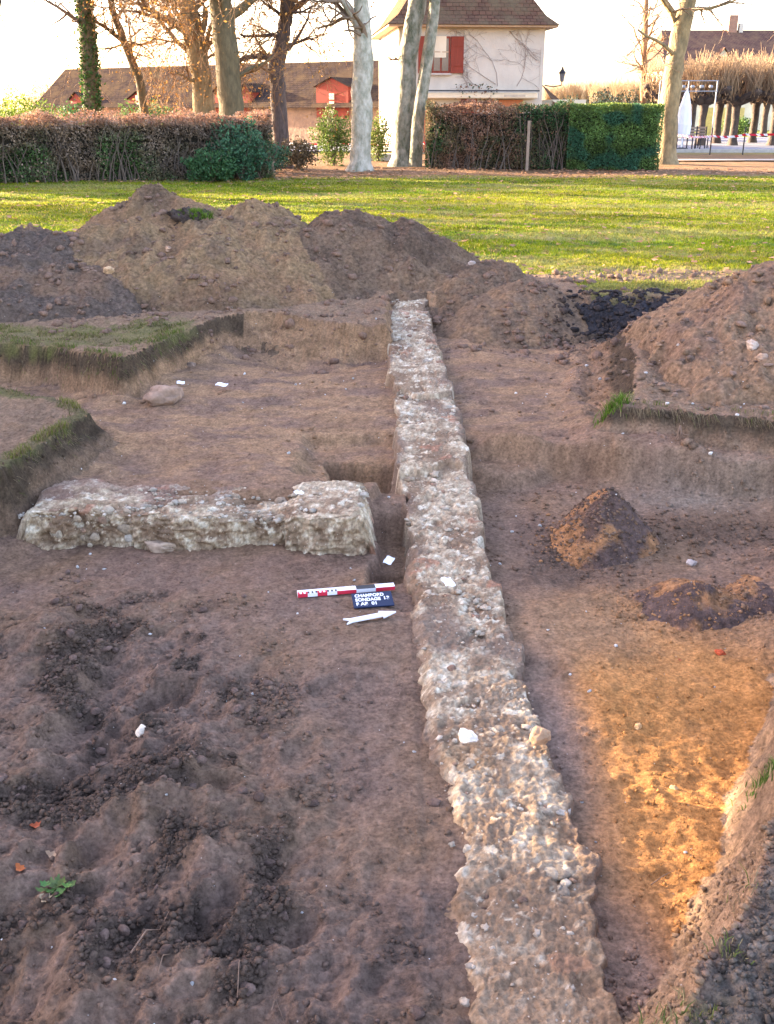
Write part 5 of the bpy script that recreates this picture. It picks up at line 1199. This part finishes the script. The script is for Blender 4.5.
bx('chimney', W_ * .55, W_ * .55 + .8, 2.6, 3.3, ez + 3, ez + 4.6, stone_w, rf)
def hx(px): return D(px, 60, YD).x - xl
def hz_(py): return D(430, py, YD).z
wz0, wz1 = hz_(73), hz_(36); wx0, wx1 = hx(432), hx(450.5)
wn = bx('window', wx0, wx1, -.04, .02, wz0, wz1, redwood, hs)
for (a, b) in ((0, 1), (1, 2)):
    cx0 = wx0 + .07 + a * (wx1 - wx0 - .07) / 2; cx1 = cx0 + (wx1 - wx0) / 2 - .10
    bx('pane', cx0, cx1, -.055, -.043, wz0 + .08, wz1 - .08, glass, wn)
    bx('glazing_bar', cx0, cx1, -.07, -.057, (wz0 + wz1) / 2 + .08, (wz0 + wz1) / 2 + .12, flat_mat('frame_tan', (.5, .36, .24)), wn)
bx('curtain', wx0 + .1, wx0 + .55, -.066, -.0565, wz0 + .55, wz0 + 1.3, cream, wn)
bx('sill', wx0 - .05, wx1 + .05, -.12, -.001, wz0 - .07, wz0 - .002, flat_mat('sill', (.5, .45, .4)), wn)
sh_ = bx('shutter', wx1 + .02, wx1 + .52, -.08, -.01, wz0, wz1, redwood, hs)
bx('cross_bar', wx1 + .05, wx1 + .49, -.10, -.082, wz0 + .25, wz0 + .35, redwood, sh_); bx('cross_bar', wx1 + .05, wx1 + .49, -.10, -.082, wz1 - .35, wz1 - .25, redwood, sh_)
sh_ = bx('shutter', wx0 - .52, wx0 - .02, -.08, -.01, wz0, wz1, redwood, hs)
# ground floor
lz = hz_(101)
bx('shop_front', hx(412), hx(433), -.06, .02, 0.05, hz_(108), orgwood, hs); bx('shop_front', hx(502), hx(527), -.06, .02, .05, lz + .05, orgwood, hs)
dr = bx('door', hx(463), hx(479), -.07, .02, .05, hz_(97), redwood, hs); bx('door_panel', hx(465), hx(477), -.085, -.072, hz_(106), hz_(99), flat_mat('door_panel', (.30, .07, .05)), dr)
aw = bx('awning', hx(415), hx(540), -.42, -.002, hz_(98.5), hz_(92.5), cream, hs, .03); bx('awning_arm', hx(414), hx(541), -.50, -.425, hz_(91.5), hz_(90), flat_mat('dark_metal', (.06, .06, .07), rough=.5), aw)
bx('sign_lettering', hx(505), hx(527), -.428, -.4215, hz_(97), hz_(94.6), flat_mat('faded_letters', (.55, .48, .38)), aw)
bx('downpipe', .02, .12, -.12, -.02, 0, ez - .1, flat_mat('zinc', (.42, .36, .24), rough=.5), hs)
# creeper stems on the facade
paths = []; rc = np.random.default_rng(77)
for (a, b, c_, d_, ll) in [(500, 86, 488, 40, 2.4), (498, 84, 455, 55, 2.0), (520, 86, 530, 35, 1.8), (470, 88, 462, 76, .9), (510, 30, 545, 60, 1.6), (480, 86, 440, 80, 1.2), (540, 60, 515, 35, 1.2)]:
    branch((hx(a), -.03, hz_(b)), (hx(c_) - hx(a), 0, hz_(d_) - hz_(b)), ll, .012, 2, paths, rc, 0, 0)
paths = [(np.stack([np.clip(p_[:, 0], .3, W_ - .15), -.025 - .02 * rc.random(len(p_)), np.minimum(p_[:, 2], ez - .15)], 1), np.maximum(r_, .003)) for p_, r_, dp in paths]
Vv, Ff = tube_np(paths, 4); cr_o = link('creeper', np_mesh('creeper', Vv, Ff), flat_mat('creeper_stem', (.34, .26, .22)), hs)
n = 260; p = np.stack([rng.uniform(hx(455), hx(500), n), rng.uniform(-.5, -.1, n), rng.uniform(hz_(104), hz_(84), n)], 1)
VV, FF, CC = leaves_cloud(p, rng.uniform(.06, .13, n), np.where((rng.random(n) < .4)[:, None], np.array((.05, .09, .05)), np.array((.28, .16, .10)))); link('creeper_leaves', np_mesh('creeper_leaves', VV, FF, CC), dryfol_m, hs)
# street lantern on the house corner
lp = D(562, 80, 42.5)
ln = empty('street_lamp', (lp.x, lp.y, lp.z + .02), 0, 'black wall lantern on a bracket at the right corner of the white house', 'street lamp')
dm = flat_mat('black_iron', (.03, .03, .035), rough=.5, metal=.3)
def lathe(name, prof, mat, parent, sides=8):
    bm = bmesh.new(); rows = [[bm.verts.new((r_ * math.cos(a * 6.2832 / sides), r_ * math.sin(a * 6.2832 / sides), z)) for a in range(sides)] for r_, z in prof]
    for r0, r1 in zip(rows[:-1], rows[1:]):
        for k in range(sides): bm.faces.new((r0[k], r0[(k + 1) % sides], r1[(k + 1) % sides], r1[k]))
    bm.faces.new(rows[0][::-1]); bm.faces.new(rows[-1]); return bm_obj(name, bm, mat, parent)
lathe('lantern_cage', [(.06, -.12), (.10, -.10), (.16, .28), (.165, .30)], flat_mat('lamp_glass', (.14, .15, .17), rough=.2), ln, 6)
lathe('lantern_cap', [(.21, .30), (.19, .36), (.07, .52), (.05, .60), (.02, .66)], dm, ln, 6)
ln.scale = (.7, .7, .7)
Vv, Ff = tube_np([(np.array([(0, 0, -.12), (-.02, .0, -.3), (-.45, 0, -.38), (-.95, .05, -.30)]), np.full(4, .03))], 6); link('bracket', np_mesh('bracket', Vv, Ff, smooth=True), dm, ln)
# low lean-to
a = D(551, 108, 44); b = D(588, 108, 44)
lt_ = empty('shed', (a.x, 44, 0), 0, 'small lean-to with brown tiled roof at the right of the white house', 'shed')
w_ = b.x - a.x; zt = D(552, 76, 44).z
bx('wall', 0, w_ - .1, 0, 3, -.05, 2.0, cream, lt_)
quad_obj('roof', [((-.0, -.3, zt - .95), (w_ + .1, -.3, zt - 1.45), (w_ + .1, 3.3, zt - 1.45), (0, 3.3, zt - .2)), ((-.0, -.3, zt - .95), (0, -.3, zt - 1.05), (w_ + .1, -.3, zt - 1.55), (w_ + .1, -.3, zt - 1.45))], roof_h, lt_)
# long barn
A = D(58, 81, 66); B = D(400, 66, 52); 
Ax, Ay, Bx_, By = A.x, 66., B.x + 1.0, 52.
L_ = math.hypot(Bx_ - Ax, By - Ay); an = math.atan2(By - Ay, Bx_ - Ax)
bn = empty('long_barn', (Ax, Ay, 0), an, 'long low stone barn with dark tiled roof and red dormers behind the trees', 'barn')
rz_ = (A.z + B.z) / 2 + .55; ezb = 1.75; bd = 7.0
bx('wall', 0, L_, -1.5, bd - 1.5, -.05, ezb, stone_w, bn)
rdg = 1.6
quad_obj('roof', [((-.3, -1.9, ezb - .05), (L_ + .3, -1.9, ezb - .05), (L_ + .3, rdg, rz_), (-1.1, rdg, rz_)), ((L_ + .3, bd - 1, ezb - .05), (-.3, bd - 1, ezb - .05), (-1.1, rdg, rz_), (L_ + .3, rdg, rz_)), ((-.3, bd - 1, ezb - .05), (-.3, -1.9, ezb - .05), (-1.1, rdg, rz_)), ((L_ + .3, -1.9, ezb - .05), (L_ + .3, bd - 1, ezb - .05), (L_ + .3, rdg, rz_))], roof_b, bn)
def barn_u(px):       # where the pixel column meets the barn front line
    a_, b_, c_ = ray(px, 100); t = (Ax * (-math.sin(an)) + Ay * math.cos(an) - 1.5) / (a_ * (-math.sin(an)) + b_ * math.cos(an)); x_, y_ = a_ * t, b_ * t
    return (x_ - Ax) * math.cos(an) + (y_ - Ay) * math.sin(an)
for k, (p0, p1, pt) in enumerate([(71, 84, 95), (129, 149, 96), (216, 228, 84), (243, 251, 84), (317, 349, 78)]):
    u0, u1 = barn_u(p0), barn_u(p1); um = (u0 + u1) / 2; yd_ = Ay + (um * math.sin(an)); zt = max(D((p0 + p1) / 2, pt, yd_ - 1.5).z, 2.5); ze = zt - .35
    d_ = quad_obj('dormer', [((u0, -1.56, 1.2), (u1, -1.56, 1.2), (u1, -1.56, ze), (um, -1.56, zt), (u0, -1.56, ze)), ((u0, -1.56, 1.2), (u0, -1.56, ze), (u0, 1.2, ze), (u0, 1.2, 1.2)), ((u1, -1.56, 1.2), (u1, 1.2, 1.2), (u1, 1.2, ze), (u1, -1.56, ze))], redwood, bn)
    quad_obj('dormer_roof', [((u0 - .1, -1.7, ze - .05), (um, -1.7, zt + .05), (um, 1.4, zt + .05), (u0 - .1, 1.4, ze - .05)), ((um, -1.7, zt + .05), (u1 + .1, -1.7, ze - .05), (u1 + .1, 1.4, ze - .05), (um, 1.4, zt + .05))], roof_b, d_)
    if k in (1, 4): 
        for q_ in range(3): bx('window_pane', um - .14, um + .14, -1.62, -1.565, 1.35 + q_ * .36, 1.62 + q_ * .36, cream, d_)
# far right building
A = D(666, 28, 88)
fb = empty('far_building', (A.x, 86, 0), 0, 'far building with tall dark slate roof behind the pollarded trees', 'building')
bx('wall', 0, 40, 0, 9, -.05, 4.6, cream, fb)
quad_obj('roof', [((-.4, -.4, 4.5), (40.4, -.4, 4.5), (39.5, 4.5, A.z), (.3, 4.5, A.z)), ((40.4, 9.4, 4.5), (-.4, 9.4, 4.5), (.3, 4.5, A.z), (39.5, 4.5, A.z)), ((-.4, 9.4, 4.5), (-.4, -.4, 4.5), (.3, 4.5, A.z)), ((40.4, -.4, 4.5), (40.4, 9.4, 4.5), (39.5, 4.5, A.z))], roof_r, fb)
cx_ = D(737, 30, 88).x - A.x; bx('chimney', cx_, cx_ + .7, 4.2, 5.1, A.z - .8, A.z + 1.1, flat_mat('brick_red', (.36, .20, .14)), fb); bx('chimney', cx_ + .9, cx_ + 1.2, 4.2, 4.7, A.z - .5, A.z + .5, plaster, fb)
cx_ = D(721, 50, 88).x - A.x; dz_ = D(721, 48, 86).z
d_ = quad_obj('dormer', [((cx_ - .7, 1.2, dz_ - 2.4), (cx_ + .7, 1.2, dz_ - 2.4), (cx_ + .7, 1.2, dz_ - .9), (cx_, 1.2, dz_), (cx_ - .7, 1.2, dz_ - .9)), ((cx_ - .7, 1.2, dz_ - 2.4), (cx_ - .7, 1.2, dz_ - .9), (cx_ - .7, 3.5, dz_ - .9), (cx_ - .7, 3.5, dz_ - 2.4)), ((cx_ + .7, 1.2, dz_ - 2.4), (cx_ + .7, 3.5, dz_ - 2.4), (cx_ + .7, 3.5, dz_ - .9), (cx_ + .7, 1.2, dz_ - .9))], cream, fb)
quad_obj('dormer_roof', [((cx_ - .8, 1.0, dz_ - .95), (cx_, 1.0, dz_ + .1), (cx_, 4, dz_ + .1), (cx_ - .8, 4, dz_ - .95)), ((cx_, 1.0, dz_ + .1), (cx_ + .8, 1.0, dz_ - .95), (cx_ + .8, 4, dz_ - .95), (cx_, 4, dz_ + .1))], roof_r, d_)
bx('window', 13, 14.2, -.05, .03, 1, 3, glass, fb); bx('window', 17, 18.2, -.05, .03, 1, 3, glass, fb); bx('window', 9, 10.2, -.05, .03, 1, 3, glass, fb)
# cafe parasol, pergola frame, bench
def place(px, yd, z=.05): v = D(px, 140, yd); return (v.x, yd, z)
cloth = flat_mat('white_canvas', (.78, .78, .80), (.66, .66, .70), scale=4, bump=.4, stretch=(6, 6, .4))
ps = empty('parasol', place(682, 44.6), 0, 'folded white parasol standing behind the yellow leaning tree', 'parasol')
lathe('canvas', [(.24, .55), (.30, .6), (.33, 1.0), (.24, 1.7), (.10, 2.2), (.03, 2.3)], cloth, ps, 10); lathe('pole', [(.03, 0), (.03, 2.4)], white, ps); lathe('base', [(.28, 0), (.28, .06), (.06, .1)], dm, ps, 12)
pg = empty('pergola', place(655, 47.5), 0, 'thin white metal pergola frame behind the folded parasol', 'pergola')
wpg = place(711, 47.5)[0] - place(655, 47.5)[0]
pgm = flat_mat('grey_metal', (.34, .34, .36))
for a_ in (0, wpg / 2, wpg): bx('post', a_ - .02, a_ + .02, -.03, .03, 0, 2.75, pgm, pg)
for z_ in (2.3, 2.72): bx('rail', -.03, wpg + .03, -.05, -.032, z_, z_ + .04, pgm, pg)
for k in range(6): bx('lamp_globe', wpg * (.08 + .16 * k) - .09, wpg * (.08 + .16 * k) + .09, -.16, -.052, 2.44, 2.56, pgm, pg, .04)
bw = flat_mat('bench_wood', (.30, .22, .16))
def chair(px, yd, rz, label):
    c = empty('cafe_chair', place(px, yd), rz, label, 'chair', 'cafe chairs on the square')
    for a_ in (-.2, .2):
        for b_ in (-.2, .2): bx('leg', a_ - .02, a_ + .02, b_ - .02, b_ + .02, 0, .44 if b_ < 0 else .9, dm, c)
    bx('seat', -.24, .24, -.24, .24, .445, .49, bw, c)
    for k in range(3): bx('back_slat', -.18, .18, .175, .195, .56 + k * .12, .64 + k * .12, bw, c)
chair(694, 45.6, .3, 'dark cafe chair right beside the folded parasol'); chair(702, 46.4, 2.6, 'cafe chair standing furthest right of the folded parasol'); chair(672, 46, 1.2, 'cafe chair hidden partly behind the leaning yellow tree')
# benches of hoarding: yellow lit low wall far back
lw = D(722, 126, 72); o = bx('garden_wall', -1.4, 1.4, 0, .3, -.05, 1.7, flat_mat('yellow_render', (.72, .58, .22)), None); o.location = (lw.x, 72, 0); tag(o, 'yellow rendered wall seen between the pollarded trunks', 'wall')
# green bushes behind
bush(738, 138, 116, 34, 69, 'green bush behind the pollarded trunks', (.10, .18, .04), 1500, .14, seed=12)
bush(608, 112, 92, 62, 60, 'dark rounded evergreen above the green hedge', (.03, .045, .03), 4500, .13, seed=13)
bush(574, 112, 96, 40, 62, 'dark evergreen shrub right of the lean-to', (.035, .05, .03), 2500, .13, seed=14)
bush(640, 130, 104, 34, 64, 'dark shrub behind the right end of the green hedge', (.06, .06, .04), 2500, .13, seed=15)

# barrier tape
tape_r = red
def tape(pts, label, width=.075, n=60, sag=.06, stripe=.28, post=True):
    P_ = [Vector(p_) for p_ in pts]
    bm = bmesh.new(); rows = []; tot = 0; mids = []
    seq = []
    for a, b in zip(P_[:-1], P_[1:]):
        L_ = (b - a).length; k = max(2, int(L_ / .14))
        for i in range(k): t = i / k; p_ = a.lerp(b, t); p_.z -= sag * 4 * t * (1 - t); seq.append(p_)
    seq.append(P_[-1]); cum = 0; prev = None
    for i, p_ in enumerate(seq):
        if prev is not None: cum += (p_ - prev).length
        prev = p_; tw_ = .02 * math.sin(i * .7)
        rows.append((bm.verts.new((p_.x + .05 * 0, p_.y + tw_, p_.z + width / 2)), bm.verts.new((p_.x + .07, p_.y - tw_, p_.z - width / 2)), cum))
    for r0, r1 in zip(rows[:-1], rows[1:]):
        f = bm.faces.new((r0[1], r1[1], r1[0], r0[0])); f.material_index = int(r0[2] / stripe) % 2
    bmesh.ops.solidify(bm, geom=bm.faces[:], thickness=.002)
    o = bm_obj('barrier_tape', bm, [white, tape_r]); return tag(o, label, 'tape', 'striped barrier tapes')
tape([D(671, 134, 34.2), D(712, 136, 41), D(745, 134.5, 41), D(800, 131, 41)], 'red and white barrier tape strung across the square at the right', width=.075, stripe=.17)
tape([D(196, 141, 40), D(262, 142, 40), D(340, 143, 40), D(426, 143, 41)], 'thin red and white barrier tape behind the pale trunks at the left', width=.07)
for px, yd, lab in ((712, 41.03, 'thin stake holding the tape near the cafe chairs'), (745, 41.03, 'thin stake holding the tape in front of the pollarded trees'), (262, 40.03, 'thin stake holding the tape behind the low green shrub'), (340, 40.03, 'thin stake holding the tape left of the pale trunk')):
    o = bx('stake', -.02, .02, 0, .04, -.1, .98 if px > 500 else .75, dm, None); o.location = (D(px, 136, yd).x, yd, 0); tag(o, lab, 'stake', 'stakes holding the barrier tape')
# small wooden fence post in front of the mixed hedge
o = bx('fence_post', -.04, .04, -.04, .04, -.1, 1.35, bw, None); v = D(527, 165, 30.9); o.location = (v.x, 30.9, 0); tag(o, 'thin grey fence post in front of the mixed hedge', 'post')
# wheeled bench/plank glimpsed between the trunks
o = bx('stone_step', -1.0, 1.0, -.15, .15, -.02, .22, flat_mat('pale_step', (.62, .58, .5)), None); v = D(392, 160, 36.5); o.location = (v.x, 36.5, 0); tag(o, 'pale stone step seen between the pale trunk and the double trunk', 'step')

# ---------------------------------------------------------------- unseen hedge and tree screens added at the left to shade the pit
def screen(q0, q1, h, Ld, label, seed):
    s = np.array((math.sin(SUN_AZ), -math.cos(SUN_AZ))); pr = np.array((math.cos(SUN_AZ), math.sin(SUN_AZ)))
    a = pr * q0 - s * Ld; b = pr * q1 - s * Ld
    hedge(tuple(a), tuple(b), h, 1.4, 12000, c_green, .16, label, rough=.12, seed=seed, group='added shade screens left of the lawn')
def hole_tree(q0, q1, zlo, ztop, Ld):  # unseen tree added to block sun above the gap in the screens
    s_ = np.array((math.sin(SUN_AZ), -math.cos(SUN_AZ))); pr = np.array((math.cos(SUN_AZ), math.sin(SUN_AZ))); c_ = pr * (q0 + q1) / 2 - s_ * Ld
    root = empty('sun_block_tree', (c_[0], c_[1], 0), 0, 'added tree blocking the sun above the gap between the two shade hedges', 'tree')
    n = 9000; a_ = rng.uniform(0, 6.28, n); rr = np.sqrt(rng.random(n)) * .95; zz = rng.uniform(zlo, ztop, n)
    VV, FF, CC = leaves_cloud(np.stack([np.cos(a_) * rr, np.sin(a_) * rr, zz], 1), np.full(n, .17), np.array((.05, .09, .03)) * rng.uniform(.5, 1.5, (n, 1))); link('crown', np_mesh('crown', VV, FF, CC), fol_m, root)
    Vv, Ff = tube_np([(np.array([(0, 0, -.05), (0, .02, 2), (.05, 0, ztop)]), np.array((.07, .06, .02)))], 8); link('trunk', np_mesh('trunk', Vv, Ff, smooth=True), bark_m, root)
hole_tree(2.38, 3.42, 3.62, 6.6, 20.2)
lo_s = np.array((math.sin(SUN_AZ), -math.cos(SUN_AZ))); lo_p = np.array((math.cos(SUN_AZ), math.sin(SUN_AZ)))
hedge(tuple(lo_p * 2.2 - lo_s * 17.9), tuple(lo_p * 3.6 - lo_s * 17.9), 2.85, .8, 3000, c_green, .14, 'added low hedge piece forming the sill of the sun gap between the two shade hedges', rough=.02, seed=25, group='added shade screens left of the lawn')  # unseen low piece added as the lower edge of the sun gap
screen(3.42, 10.6, 6.4, 19.0, 'added tall shade hedge left of the lawn, far section', 21)
screen(-5.5, 2.38, 6.4, 19.0, 'added tall shade hedge left of the lawn, near section', 22)
